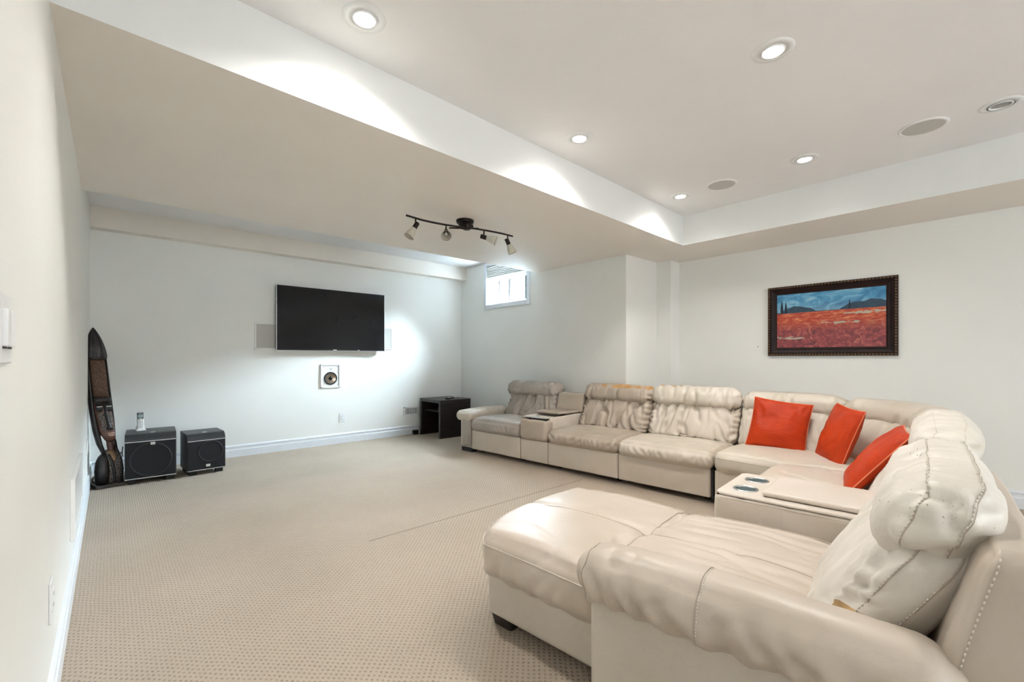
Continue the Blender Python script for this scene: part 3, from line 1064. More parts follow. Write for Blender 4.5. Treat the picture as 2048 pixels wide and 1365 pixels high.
def soft(name, root, mat, x0, x1, y0, y1, z0, z1, r, cell=0.022, puff=(0, 0, 0), fn=None, disp=None, label=None, keep=None, open_top=False):
    h = ((x1 - x0) / 2, (y1 - y0) / 2, (z1 - z0) / 2)
    n = [max(2, int(round(2 * (h[i] - r) / cell))) for i in range(3)]
    P, U, F = softgrid(h, r, n, 5)
    q = 1 - np.clip(U, -1, 1) ** 2
    P = P.copy()
    for i in range(3):
        j, l = (i + 1) % 3, (i + 2) % 3
        P[:, i] += np.sign(U[:, i]) * np.abs(U[:, i]) ** 3 * puff[i] * (np.clip(q[:, j], 0, 1) * np.clip(q[:, l], 0, 1)) ** 0.55
    P = P + np.array([(x0 + x1) / 2, (y0 + y1) / 2, (z0 + z1) / 2])
    P0 = P.copy()
    if fn:
        P = fn(P.copy(), U)
    if disp:
        P = P + vnormals(P, F) * disp(P0, U)[:, None]
    if open_top:
        F = [f for f in F if min(U[i, 2] for i in f) < 0.995]
    o = link(name, P.tolist(), F, mat, root, True, label)
    if keep is not None:
        keep.append((P, U, vnormals(P, F)))
    return o


def grid_line(store, face, fval, const, cval, along, lo=-1.01, hi=1.01, lift=0.0):
    """polyline of surface points: on face axis `face` (value fval), nearest grid line const==cval, sorted along axis"""
    P, U, Nn = store
    sel = (np.abs(U[:, face] - fval) < 1e-4)
    vals = np.unique(np.round(U[sel][:, const], 5))
    c = vals[np.argmin(np.abs(vals - cval))]
    sel &= np.abs(U[:, const] - c) < 1e-4
    sel &= (U[:, along] >= lo) & (U[:, along] <= hi)
    i = np.where(sel)[0]
    i = i[np.argsort(U[i, along])]
    return P[i] + Nn[i] * lift, Nn[i]


def resample(pts, step):
    pts = np.asarray(pts)
    d = np.concatenate([[0], np.cumsum(np.linalg.norm(np.diff(pts, axis=0), axis=1))])
    n = max(2, int(d[-1] / step) + 1)
    s = np.linspace(0, d[-1], n)
    return np.stack([np.interp(s, d, pts[:, i]) for i in range(3)], 1)


def stitches(name, root, pts, spacing=0.014, length=0.008, rad=0.0014, mat=None):
    q = resample(pts, 0.002)
    ms = []
    step = max(2, int(spacing / 0.002))
    ln = max(1, int(length / 0.002))
    for i in range(0, len(q) - ln, step):
        ms.append(tube([q[i], q[i + ln]], rad, 5))
    o = link(name, *join(*ms), mat or M['stitch'], root, True)
    o['kind'] = 'stuff'
    return o


def piping(name, root, pts, rad, mat, n=6, step=0.015):
    return link(name, *tube([tuple(p) for p in resample(pts, step)], rad, n), mat, root, True)


def gather(P, along, freq, seed):
    """vertical gathers: ridged stripes along one axis with irregular spacing"""
    s = P[:, along] * freq
    w = perlin(np.stack([s * 0.35 + seed, P[:, 2] * 6, P[:, 1] * 3], 1)) * 2.2
    return np.sin((s + w) * 2 * math.pi)


def seat_cushion(root, mat, x0, x1, seed, front=-0.02, back=0.60, z0=0.258, z1=0.395, crown=0.022, cell=0.013, fold=1.0, keep=None, name='seat_cushion'):
    def fn(P, U):
        # nose of the cushion rolls over and sags a little; top dips towards the back
        t = np.clip((P[:, 1] - front) / (back - front), 0, 1)
        P[:, 2] += np.where(U[:, 2] > 0, 0.020 * np.sin(math.pi * np.clip(t * 0.9 + 0.05, 0, 1)) - 0.014 * t, 0) * np.clip(U[:, 2], 0, 1)
        return P

    def disp(P, U):
        frontness = np.clip((-U[:, 1] - 0.55) / 0.45, 0, 1)
        mid = np.exp(-((U[:, 2] - 0.15) / 0.45) ** 2)
        d = 0.0070 * fold * frontness * mid * gather(P, 0, 19, seed)
        top = np.clip((U[:, 2] - 0.5) * 2, 0, 1)
        d += 0.006 * fold * top * folds(P, (4, 6, 4), seed, 0.10)
        d += 0.006 * perlin(P * 6 + seed)
        return d
    return soft(name, root, mat, x0, x1, front, back, z0, z1, 0.055, cell, (0.004, 0.016, crown), fn, disp, keep=keep)


def lumbar(root, mat, x0, x1, seed, y0=0.585, z0=0.36, z1=0.705, thick=0.18, lean=0.56, zc=0.53, fold=1.0, cell=0.0125, puff=0.045, keep=None, r=0.06):
    def fn(P, U):
        P[:, 1] += (P[:, 2] - zc) * lean
        return P

    def disp(P, U):
        f = np.clip((-U[:, 1] - 0.2) / 0.5, 0, 1)
        xm = (x0 + x1) / 2
        # folds fan out from the lower corners and hang from the headrest
        Q = P.copy()
        Q[:, 0] = P[:, 0] + (P[:, 0] - xm) * (P[:, 2] - zc) * 1.2
        d = 0.026 * fold * f * folds(Q, (7.0, 2, 2.0), seed, 0.24, 0.7)
        d += 0.015 * fold * f * folds(Q, (14, 3, 3.6), seed + 5, 0.2, 0.5)
        d += 0.016 * f * perlin(P * 7 + seed)
        edge = np.clip((np.abs(U[:, 0]) - 0.72) / 0.28, 0, 1) * f
        d += 0.006 * fold * edge * gather(P[:, [2, 1, 0]], 0, 20, seed + 2)
        return d
    return soft('backrest', root, mat, x0, x1, y0, y0 + thick, z0, z1, r, cell, (0.004, puff, 0.01), fn, disp, keep=keep)


def headroll(root, mat, x0, x1, seed, yc=0.72, zc=0.728, ry=0.10, rz=0.085, fold=1.0, tilt=0.15, cell=0.0125, keep=None, bulge=0.012):
    def fn(P, U):
        P[:, 1] += (P[:, 2] - zc) * tilt
        return P

    def disp(P, U):
        f = np.clip((0.6 - U[:, 1]), 0, 1)
        edge = np.clip((np.abs(U[:, 0]) - 0.45) / 0.55, 0, 1)
        d = 0.0055 * fold * f * edge * gather(P, 0, 24, seed)
        d += 0.015 * fold * f * folds(P, (10, 3, 2.5), seed, 0.2, 0.6)
        d += 0.009 * perlin(P * 8 + seed)
        endf = np.clip((np.abs(U[:, 0]) - 0.80) / 0.2, 0, 1)
        d += 0.012 * fold * endf * folds(P, (3, 4, 15), seed + 7, 0.2, 0.5) + 0.007 * fold * endf * perlin(P * 14 + seed)
        d += 0.009 * fold * np.clip(U[:, 2], 0, 1) * folds(P, (12, 2, 3), seed + 9, 0.16, 0.4)
        return d
    return soft('headrest', root, mat, x0, x1, yc - ry, yc + ry, zc - rz, zc + rz, min(ry, rz) * 0.86, cell, (0.014, bulge, bulge * 0.7), fn, disp, keep=keep)


def unit_base(root, x0, x1, mat, y1=0.80, panel=True):
    if panel:
        link('front_panel', *bbox(x0 + 0.003, x1 - 0.003, 0.0, 0.05, 0.045, 0.264, 0.014, 4), mat, root, True)
    link('base', *bbox(x0 + 0.006, x1 - 0.006, 0.045, y1, 0.04, 0.26, 0.01, 2), mat, root)
    link('back_shell', *bbox(x0 + 0.004, x1 - 0.004, y1 - 0.01, y1 + 0.065, 0.05, 0.70, 0.03, 4), mat, root, True)
    for x in (x0 + 0.06, x1 - 0.06):
        link('foot', *bbox(x - 0.025, x + 0.025, 0.12, 0.17, 0.0, 0.045, 0.004), M['black_plastic'], root)


# --- recliner with an arm at the far left end of the row
s0, s1, s2, s3, s4, s5 = 0.0, 0.226, 0.979, 1.34, 2.113, 2.907


def main_root(name, label, cat, sa, sb, group=None):
    sc = (sa + sb) / 2
    return thing(name, label, cat, AB(3.45, 4.052 - sc), RZ_MAIN, group), (sb - sa) / 2


SEATG = 'modules of the leather sectional'
r_, hw = main_root('sofa_module', 'grey worn leather end seat with left armrest, farthest module of the sectional', 'sofa', s0, s2, SEATG)
m_ = LE['recliner']
xa = -hw + (s1 - s0)
unit_base(r_, xa, hw, LE['panel'])
seat_cushion(r_, m_, xa + 0.003, hw - 0.003, 1.3, fold=0.8, crown=0.032)
lumbar(r_, m_, xa + 0.01, hw - 0.01, 2.1, fold=1.7)
headroll(r_, m_, xa - 0.045, hw - 0.01, 3.7, zc=0.722, rz=0.088, fold=1.1)
arm = link('armrest', *bbox(-hw + 0.012, xa - 0.002, 0.012, 0.84, 0.045, 0.42, 0.03, 4), LE['panel'], r_, True)


def arm_disp(seed, k=1.0):
    def d(P, U):
        e = np.clip((0.35 - U[:, 2]), 0, 1)
        return 0.0035 * k * e * gather(P[:, [1, 0, 2]], 0, 20, seed) + 0.006 * k * folds(P, (5, 9, 4), seed, 0.16) + 0.005 * perlin(P * 7 + seed)
    return d


def armpad_fn(P, U):
    P[:, 2] += 0.012 * np.clip((P[:, 1]) / 0.6, 0, 1)
    return P


soft('arm_pad', arm, LE['b'], -hw - 0.022, xa + 0.01, -0.035, 0.66, 0.365, 0.475, 0.05, 0.018, (0.006, 0.01, 0.012), armpad_fn, arm_disp(4.2))
soft('arm_front', arm, m_, -hw + 0.075, xa - 0.006, -0.012, 0.03, 0.075, 0.40, 0.02, 0.02, (0, 0.012, 0), None,
     lambda P, U: 0.003 * gather(P[:, [2, 1, 0]], 0, 14, 8.0))
link('foot', *bbox(-hw + 0.035, xa - 0.01, 0.02, 0.10, 0.0, 0.048, 0.004), M['black_plastic'], r_)


def cup_holder(root, x, y, z, rad=0.043, depth=0.05):
    o = link('cup_holder', *xf(lathe([(rad + 0.007, 0.0), (rad + 0.006, 0.003), (rad, 0.0032), (rad - 0.001, -0.002), (rad - 0.003, -depth), (0.0005, -depth)], 36), T(x, y, z)), M['chrome'], root, True)
    link('cup_liner', *xf(lathe([(rad - 0.0015, -0.004), (rad - 0.004, -depth + 0.002), (0.0005, -depth + 0.002)], 36), T(x, y, z)), M['cup_inside'], o, True)
    return o


def top_with_holes(x0, x1, y0, y1, z, holes, name, mat, root, rim=0.0):
    """flat top with round openings, built as a triangulated fill"""
    bm = bmesh.new()
    edges = []

    def loop(pts):
        vs = [bm.verts.new((px, py, z)) for px, py in pts]
        for i in range(len(vs)):
            edges.append(bm.edges.new((vs[i], vs[(i + 1) % len(vs)])))
    c = 0.03
    out = []
    for cx, cy, a0 in ((x1 - c, y0 + c, -90), (x1 - c, y1 - c, 0), (x0 + c, y1 - c, 90), (x0 + c, y0 + c, 180)):
        for k in range(6):
            g = R(a0 + 90 * k / 5)
            out.append((cx + c * math.cos(g), cy + c * math.sin(g)))
    loop(out)
    for hx_, hy_, hr in holes:
        loop([(hx_ + hr * math.cos(2 * math.pi * i / 36), hy_ + hr * math.sin(2 * math.pi * i / 36)) for i in range(36)])
    bmesh.ops.triangle_fill(bm, use_beauty=True, use_dissolve=False, edges=edges)
    # drop faces that cover a hole
    kill = [f for f in bm.faces if any((f.calc_center_median().xy - Vector((h[0], h[1]))).length < h[2] * 0.93 for h in holes)]
    bmesh.ops.delete(bm, geom=kill, context='FACES')
    bmesh.ops.recalc_face_normals(bm, faces=bm.faces)
    if bm.faces and bm.faces[0].normal.z < 0:
        bmesh.ops.reverse_faces(bm, faces=bm.faces)
    bm.verts.index_update()
    V = [tuple(v.co) for v in bm.verts]
    F = [tuple(v.index for v in f.verts) for f in bm.faces]
    bm.free()
    return link(name, V, F, mat, root)


# --- first console
r_, hw = main_root('sofa_console', 'grey leather console with cup holder and half open lid, beside the worn end seat', 'console', s2, s3, SEATG)
link('front_panel', *bbox(-hw + 0.003, hw - 0.003, 0.0, 0.05, 0.045, 0.262, 0.014, 4), LE['panel'], r_, True)
soft('front_pad', r_, LE['a'], -hw + 0.002, hw - 0.002, -0.02, 0.12, 0.258, 0.488, 0.045, 0.016, (0.003, 0.012, 0.0), None,
     lambda P, U: 0.006 * folds(P, (5, 4, 7), 3.3, 0.2) + 0.005 * perlin(P * 8 + 3), open_top=True)
link('body', *join(bbox(-hw + 0.004, hw - 0.004, 0.06, 0.80, 0.045, 0.42, 0.012, 3), bbox(-hw + 0.004, -hw + 0.035, 0.06, 0.64, 0.40, 0.498, 0.010, 3), bbox(hw - 0.035, hw - 0.004, 0.06, 0.64, 0.40, 0.498, 0.010, 3)), LE['console'], r_, True)
top_with_holes(-hw + 0.02, hw - 0.02, 0.005, 0.20, 0.4915, [(-0.055, 0.095, 0.044)], 'console_top', LE['console'], r_)
cup_holder(r_, -0.055, 0.095, 0.4918, 0.043)
link('storage_bin', *join(box(-hw + 0.034, hw - 0.034, 0.20, 0.62, 0.425, 0.43), box(-hw + 0.034, hw - 0.034, 0.195, 0.20, 0.43, 0.485)), M['dark_slot'], r_)
lid = soft('lid', r_, LE['a'], -hw + 0.035, hw - 0.035, 0.225, 0.64, 0.50, 0.525, 0.011, 0.03, (0, 0, 0.008), lambda P, U: (P + np.stack([0 * P[:, 0], 0 * P[:, 0], (0.64 - P[:, 1]) * 0.03], 1)))
soft('back_pad', r_, LE['a'], -hw + 0.004, hw - 0.004, 0.60, 0.70, 0.50, 0.70, 0.022, 0.03, (0, 0.01, 0.004), lambda P, U: (P + np.stack([0 * P[:, 0], (P[:, 2] - 0.5) * 0.28, 0 * P[:, 0]], 1)))
link('back_shell', *bbox(-hw + 0.004, hw - 0.004, 0.76, 0.865, 0.05, 0.70, 0.03, 4), LE['panel'], r_, True)

# --- two armless seats
r_, hw = main_root('sofa_module', 'tan leather armless seat with peeled orange headrest top, between console and brighter seat', 'sofa', s3, s4, SEATG)
unit_base(r_, -hw, hw, LE['panel'])
seat_cushion(r_, LE['a'], -hw + 0.002, hw - 0.002, 11.3, fold=2.0, z1=0.385)
lumbar(r_, LE['a'], -hw + 0.004, hw - 0.004, 12.1, fold=1.9)
LE['a_head'] = leather('leather_tan_peeled', (0.50, 0.42, 0.345), 0.22, 0.38, 0.5, torn=(0.10, 0.80, 0.80, 0.46, 0.16, 0.024, (0.66, 0.36, 0.13)))
headroll(r_, LE['a_head'], -hw - 0.002, hw + 0.004, 13.7, zc=0.728, fold=1.5, rz=0.09)

r_, hw = main_root('sofa_module', 'pale cream armless leather seat right of the peeled headrest, left of the corner seat', 'sofa', s4, s5, SEATG)
unit_base(r_, -hw, hw - 0.02, LE['panel'])
seat_cushion(r_, LE['b'], -hw + 0.002, hw + 0.002, 21.3, fold=1.5, front=-0.035, z1=0.382)
lumbar(r_, LE['b'], -hw + 0.004, hw - 0.004, 22.1, fold=1.5)
LE['b_head'] = leather('leather_cream_peeled', (0.72, 0.65, 0.57), 0.16, 0.36, 0.45, torn=(-0.28, 0.80, 0.83, 0.20, 0.10, 0.022, (0.66, 0.40, 0.17)))
headroll(r_, LE['b_head'], -hw + 0.006, hw - 0.006, 23.7, zc=0.738, fold=1.1, rz=0.094)
link('side_bracket', *bbox(hw - 0.02, hw - 0.004, 0.02, 0.10, 0.03, 0.26, 0.003), M['black_plastic'], r_)

# --- curved corner module
CA, CB = 3.75, 0.55
r_ = thing('corner_sofa', 'cream leather curved corner module with two joined headrests below the painting', 'sofa', AB(CA, CB), ANG, SEATG)
inner = np.array([(p.x, p.y) for p in crom([(3.955, 1.14), (3.955, 0.90), (3.95, 0.66), (3.925, 0.47), (3.84, 0.315), (3.68, 0.225), (3.50, 0.185), (3.40, 0.175)], 14)])
sl = np.concatenate([[0], np.cumsum(np.linalg.norm(np.diff(inner, axis=0), axis=1))])
tg = np.gradient(inner, axis=0)
tg /= np.linalg.norm(tg, axis=1, keepdims=True)
nr = np.stack([-tg[:, 1], tg[:, 0]], 1)     # points to the back


def on_curve(s, off):
    x = np.interp(s, sl, inner[:, 0])
    y = np.interp(s, sl, inner[:, 1])
    nx = np.interp(s, sl, nr[:, 0])
    ny = np.interp(s, sl, nr[:, 1])
    ln = np.sqrt(nx ** 2 + ny ** 2)
    return x + nx / ln * off - CA, y + ny / ln * off - CB


def bez(p0, p1, p2, t):
    t = t[:, None]
    return (1 - t) ** 2 * np.array(p0) + 2 * t * (1 - t) * np.array(p1) + t ** 2 * np.array(p2)


def wedge_fn(P, U):
    u = np.clip((P[:, 0] / 0.5 + 1) / 2, -0.1, 1.1)
    v = (P[:, 1] / 0.5 + 1) / 2
    fr_ = bez((3.42, 1.135), (3.40, 0.86), (3.372, 0.70), u)
    bk = bez((4.08, 1.135), (4.25, 0.02), (3.385, 0.06), u)
    xy = fr_ * (1 - v[:, None]) + bk * v[:, None]
    out = P.copy()
    out[:, 0], out[:, 1] = xy[:, 0] - CA, xy[:, 1] - CB
    out[:, 2] += 0.012 * np.sin(math.pi * np.clip(v, 0, 1)) * (U[:, 2] > 0) - 0.012 * np.clip(v, 0, 1)
    return out


keepw = []
soft('seat_cushion', r_, LE['corner'], -0.5, 0.5, -0.5, 0.5, 0.262, 0.40, 0.055, 0.025, (0.006, 0.012, 0.018), wedge_fn,
     lambda P, U: 0.0035 * np.clip(-U[:, 1] - 0.6, 0, 1) * gather(P, 0, 16, 3.1) + 0.006 * np.clip(U[:, 2], 0, 1) * folds(P, (4, 7, 3), 7.7, 0.09) + 0.006 * perlin(P * 5 + 9), keep=keepw)
pl, _n = grid_line(keepw[0], 1, -1.0, 2, 0.42, 0, lift=0.001)
piping('piping', r_, pl, 0.003, LE['corner'])
fpoly = bez((3.445, 1.13), (3.425, 0.86), (3.385, 0.70), np.linspace(0, 1, 12))
bx, by = on_curve(np.linspace(0, sl[-1], 40), 0.30)
poly = [(p[0] - CA, p[1] - CB) for p in fpoly] + [(x, y) for x, y in zip(bx[::-1], by[::-1])]
link('base', *prism(poly, 0.045, 0.262), LE['panel'], r_)
ox, oy = on_curve(np.linspace(0, sl[-1], 40), 0.29)
ox2, oy2 = on_curve(np.linspace(0, sl[-1], 40), 0.40)
link('back_shell', *prism([(x, y) for x, y in zip(ox, oy)] + [(x, y) for x, y in zip(ox2[::-1], oy2[::-1])], 0.05, 0.69), LE['panel'], r_)


def curved(name, mat, sa, sb, off0, thick, z0, z1, r, lean, zc, seed, puff, fold, cell=0.013, head=False, keep=None):
    sm, hs = (sa + sb) / 2, (sb - sa) / 2

    def fn(P, U):
        off = off0 + P[:, 1] + (P[:, 2] - zc) * lean
        x, y = on_curve(sm + P[:, 0], off)
        # beyond the ends of the curve keep going straight
        over = np.maximum(sm + P[:, 0] - sl[-1], 0) + np.minimum(sm + P[:, 0], 0)
        tx = np.where(sm + P[:, 0] > sl[-1], tg[-1, 0], tg[0, 0])
        ty = np.where(sm + P[:, 0] > sl[-1], tg[-1, 1], tg[0, 1])
        return np.stack([x + tx * over, y + ty * over, P[:, 2]], 1)

    def disp(P, U):
        f = np.clip((0.3 - U[:, 1]), 0, 1)
        edge = np.clip((np.abs(U[:, 0]) - 0.5) / 0.5, 0, 1)
        Q = P.copy()
        Q[:, 0] += P[:, 0] * (P[:, 2] - zc)
        d = 0.006 * fold * f * edge * gather(P, 0, 22, seed)
        d += (0.014 if head else 0.022) * fold * f * folds(Q, (8, 3, 2.6), seed, 0.22, 0.6)
        d += 0.010 * perlin(P * 7 + seed)
        return d
    return soft(name, r_, mat, -hs, hs, 0, thick, z0, z1, r, cell, puff, fn, disp, keep=keep)


sC = 0.66
curved('backrest', LE['corner'], 0.012, sC - 0.004, 0.0, 0.18, 0.36, 0.70, 0.06, 0.56, 0.40, 31.0, (0.004, 0.05, 0.01), 1.1)
curved('backrest', LE['corner'], sC + 0.004, sl[-1] - 0.02, 0.0, 0.18, 0.36, 0.70, 0.06, 0.56, 0.40, 34.0, (0.004, 0.06, 0.01), 0.9)
kc = []
curved('headrest', LE['corner'], 0.006, sC + 0.002, 0.145, 0.19, 0.648, 0.808, 0.068, 0.15, 0.728, 37.0, (0.012, 0.010, 0.008), 1.2, 0.0125, True)
curved('headrest', LE['corner'], sC + 0.004, sl[-1] + 0.015, 0.145, 0.20, 0.630, 0.800, 0.072, 0.15, 0.728, 41.0, (0.014, 0.014, 0.010), 1.1, 0.0125, True, kc)
pl, _n = grid_line(kc[0], 1, -1.0, 0, 0.50, 2, lift=0.0012)
stitches('stitching', r_, pl, 0.010, 0.006, 0.0012)
for a_, b_ in ((3.42, 0.98), (3.42, 0.62)):
    link('foot', *bbox(a_ - CA + 0.08, a_ - CA + 0.13, b_ - CB - 0.025, b_ - CB + 0.025, 0, 0.045, 0.004), M['black_plastic'], r_)

# --- seat E between the corner and the second console (faces the television wall)
EA, EB = 2.965, 0.715
r_ = thing('sofa_module', 'white leather seat with fat rounded headrest, behind the twin cup console', 'sofa', AB(EA, EB), RZ_FACE, SEATG)
hw = 0.395
unit_base(r_, -hw, hw, LE['panel'], 0.83)
seat_cushion(r_, LE['corner'], -hw + 0.003, hw - 0.003, 51.0, fold=1.3, front=-0.02, back=0.62, crown=0.03)
lumbar(r_, LE['head'], -hw + 0.006, hw - 0.006, 52.0, y0=0.60, fold=0.9)
ke = []
headroll(r_, LE['head'], -hw - 0.005, hw + 0.005, 53.0, yc=0.79, zc=0.726, ry=0.106, rz=0.094, fold=1.1, keep=ke, bulge=0.014)
for c in (-0.45, 0.45):
    pl, _n = grid_line(ke[0], 0, 1.0, 1, c, 2, lift=0.001)
    stitches('stitching', r_, pl, 0.011, 0.006, 0.0013)
for c in (-0.45, 0.45):
    pl, _n = grid_line(ke[0], 2, 1.0, 1, c, 0, lift=0.001)
    stitches('stitching', r_, pl, 0.011, 0.006, 0.0013)

# --- second console with two cup holders
KA, KB = 2.335, 0.70
r_ = thing('sofa_console', 'cream leather console with two steel cup holders beside the chaise', 'console', AB(KA, KB), RZ_FACE, SEATG)
hw = 0.225
kk = []
soft('body', r_, LE['console'], -hw, hw, 0.0, 0.80, 0.045, 0.488, 0.028, 0.03, (0.002, 0.004, 0.0), None,
     lambda P, U: 0.006 * np.clip(1 - np.abs(U[:, 2]) ** 4, 0, 1) * perlin(P * 6 + 3) + 0.006 * (np.abs(U[:, 0]) > 0.99) * folds(P, (3, 5, 9), 5.5, 0.14), keep=kk, open_top=True)
top_with_holes(-hw + 0.012, hw - 0.012, 0.012, 0.82, 0.4925, [(-0.100, 0.10, 0.048), (0.092, 0.10, 0.048)], 'console_top', LE['console'], r_)
link('top_edge', *tube([(-hw + 0.010, 0.82, 0.487), (-hw + 0.010, 0.03, 0.487), (-hw + 0.03, 0.010, 0.487), (hw - 0.03, 0.010, 0.487), (hw - 0.010, 0.03, 0.487), (hw - 0.010, 0.82, 0.487)], 0.006, 8), LE['console'], r_, True)
for x in (hw - 0.002, -hw + 0.002):
    link('seam', *tube([(x, 0.80, 0.470), (x, 0.03, 0.470)], 0.0016, 5), M['thread_dark'], r_)
cup_holder(r_, -0.100, 0.10, 0.4928, 0.046, 0.055)
cup_holder(r_, 0.092, 0.10, 0.4928, 0.046, 0.055)
soft('lid', r_, LE['console'], -hw + 0.055, hw - 0.055, 0.185, 0.82, 0.496, 0.516, 0.009, 0.03, (0, 0, 0.005))
soft('back_pad', r_, LE['console'], -hw + 0.004, hw - 0.004, 0.70, 0.84, 0.45, 0.62, 0.03, 0.03, (0, 0.01, 0.004))
link('foot', *bbox(-0.18, -0.12, 0.05, 0.1, 0, 0.046, 0.004), M['black_plastic'], r_)
link('foot', *bbox(0.12, 0.18, 0.05, 0.1, 0, 0.046, 0.004), M['black_plastic'], r_)

# --- chaise nearest the camera (local x = 1.65 - a, local y = -b)
r_ = thing('chaise_lounge', 'large cream leather chaise with rolled armrest and thick headrest, nearest the camera', 'chaise', AB(1.65, 0.0), RZ_FACE, SEATG)


def X(a):
    return 1.65 - a


link('base', *bbox(X(2.03), X(1.275), -1.325, 0.0, 0.045, 0.25, 0.03, 4), LE['chaise_panel'], r_, True)
for a_, b_ in ((1.33, 1.26), (1.97, 1.26)):
    V, F = loft([(X(a_), -b_, 0.0, 0.026, 0.050), (X(a_), -b_, 0.055, 0.042, 0.058)], 16, 6)
    link('leg', V, F, M['espresso'], r_)
kf = []


def foot_fn(P, U):
    # rounded, slightly bowed foot end and soft crown
    P[:, 1] -= 0.030 * (1 - (P[:, 0] / 0.42) ** 2) * np.clip(-U[:, 1], 0, 1)
    P[:, 1] += 0.085 * np.clip((P[:, 0] - 0.10) / 0.3, 0, 1) ** 2 * np.clip(-U[:, 1], 0, 1)
    return P


def chaise_disp(seed, sidef=1.0):
    def d(P, U):
        side = np.clip((np.abs(U[:, 0]) - 0.6) / 0.4, 0, 1) * np.clip(0.6 - U[:, 2], 0, 1)
        o = 0.005 * sidef * side * gather(P[:, [1, 0, 2]], 0, 9, seed)
        top = np.clip(U[:, 2], 0, 1)
        o += 0.005 * top * folds(P, (5, 1.6, 3), seed, 0.10, 0.45)
        o += 0.007 * perlin(P * 4.0 + seed)
        # centre seam pinches the top in
        o -= 0.010 * top * np.exp(-(P[:, 0] / 0.018) ** 2)
        return o
    return d


def chaise_top_fn(P, U):
    P = foot_fn(P, U)
    beside_arm = np.clip((P[:, 1] + 0.80) / 0.05, 0, 1)
    P[:, 0] = np.where(P[:, 0] > 0, P[:, 0] * (1 - 0.085 * beside_arm), P[:, 0])
    P[:, 2] += 0.016 * np.clip(U[:, 2], 0, 1) * np.sin(math.pi * np.clip((P[:, 1] + 0.79) / 0.75, 0, 1))
    P[:, 2] += 0.012 * np.clip(U[:, 2], 0, 1) * np.sin(math.pi * np.clip((P[:, 1] + 1.40) / 0.61, 0, 1))
    return P


def chaise_top_disp(P, U):
    o = chaise_disp(61.0)(P, U)
    top = np.clip(U[:, 2], 0, 1)
    cx = P[:, 1] + 0.79 + 0.03 * np.sin(P[:, 0] * 6)
    o -= 0.015 * top * np.exp(-(cx / 0.016) ** 2)
    # gathers that run off the cross seam
    o += 0.004 * top * np.exp(-(cx / 0.07) ** 2) * gather(P, 0, 8, 66.0)
    # long creases in the sitting area
    sit = np.clip((P[:, 1] + 0.80) / 0.1, 0, 1)
    o += 0.012 * top * sit * folds(P, (9, 1.3, 2), 67.0, 0.16, 0.35)
    return o


soft('seat_cushion', r_, LE['chaise'], X(2.05), X(1.225), -1.405, -0.06, 0.215, 0.394, 0.062, 0.0135, (0.012, 0.010, 0.030), chaise_top_fn, chaise_top_disp, keep=kf)
pl, _n = grid_line(kf[0], 0, 1.0, 2, 0.50, 1, hi=0.0, lift=0.0015)
piping('piping', r_, pl, 0.0028, LE['chaise'])
pl, _n = grid_line(kf[0], 1, -1.0, 2, 0.50, 0, lift=0.0015)
piping('piping', r_, pl, 0.0028, LE['chaise'])
for c in (0.0, -0.84):
    pl, _n = grid_line(kf[0], 2, 1.0, 0, c, 1, lift=0.001)
    piping('piping', r_, pl, 0.0022, LE['chaise'])
pl, _n = grid_line(kf[0], 2, 1.0, 1, -0.085, 0, lift=0.001)
piping('piping', r_, pl, 0.0026, LE['chaise'])
# armrest: upright panel with a fat rolled pad
arm = link('armrest', *bbox(X(1.262), X(1.165), -0.752, 0.03, 0.03, 0.43, 0.016, 4), LE['chaise_panel'], r_, True)
ka = []


def chaise_arm_fn(P, U):
    P[:, 2] -= 0.018 * np.clip((-P[:, 1] - 0.55) / 0.2, 0, 1)
    return P


def chaise_arm_disp(P, U):
    out = np.clip((U[:, 0] - 0.1), 0, 1) * np.clip(0.65 - U[:, 2], 0, 1)
    o = 0.0105 * out * gather(P[:, [1, 0, 2]], 0, 12, 71.0)
    o += 0.012 * out * folds(P, (3, 11, 3), 73.0, 0.15, 0.6)
    o += 0.007 * folds(P, (5, 8, 4), 72.0, 0.15, 0.7)
    o += 0.008 * perlin(P * 6 + 71)
    return o


soft('arm_pad', arm, LE['chaise'], X(1.258), X(1.085), -0.775, 0.06, 0.385, 0.548, 0.074, 0.013, (0.006, 0.012, 0.008), chaise_arm_fn, chaise_arm_disp, keep=ka)
for c in (-0.93, -0.10):
    pa, _n = grid_line(ka[0], 2, 1.0, 1, c, 0, lift=0.001)
    pb, _n = grid_line(ka[0], 0, 1.0, 1, c, 2, lift=0.001)
    ln_ = np.concatenate([pa, pb[::-1]])
    piping('seam', arm, ln_, 0.0016, M['thread_dark'], 5)
    stitches('stitching', arm, ln_ + np.array([0, 0.006, 0.0]), 0.009, 0.005, 0.0011)
# back: leaning lower cushion, fat headrest, upholstered shell
LE['head_cracked'] = leather('leather_white_cracked', (0.76, 0.71, 0.65), 0.10, 0.40, 0.4)
nt = LE['head_cracked'].node_tree
b = nt.nodes['Principled BSDF']
ck = N(nt, 'ShaderNodeTexNoise', i_Scale=1.0, i_Detail=3.0, i_Distortion=0.3)
L(nt, coords(nt, scale=(14, 150, 150)), ck.inputs['Vector'])
pt = N(nt, 'ShaderNodeTexNoise', i_Scale=9.0, i_Detail=1.0)
L(nt, coords(nt), pt.inputs['Vector'])
mk = math_n(nt, 'MULTIPLY', math_n(nt, 'GREATER_THAN', ck.outputs[0], 0.685), math_n(nt, 'GREATER_THAN', pt.outputs[0], 0.54))
prev_ = b.inputs['Base Color'].links[0].from_socket
L(nt, mixc(nt, mk, prev_, (0.36, 0.30, 0.24)), b.inputs['Base Color'])
LE['back_stained'] = leather('leather_white_torn_edge', (0.76, 0.71, 0.65), 0.10, 0.40, 0.4, torn=(0.385, -0.11, 0.508, 0.07, 0.06, 0.020, (0.62, 0.40, 0.17)))
kb = []
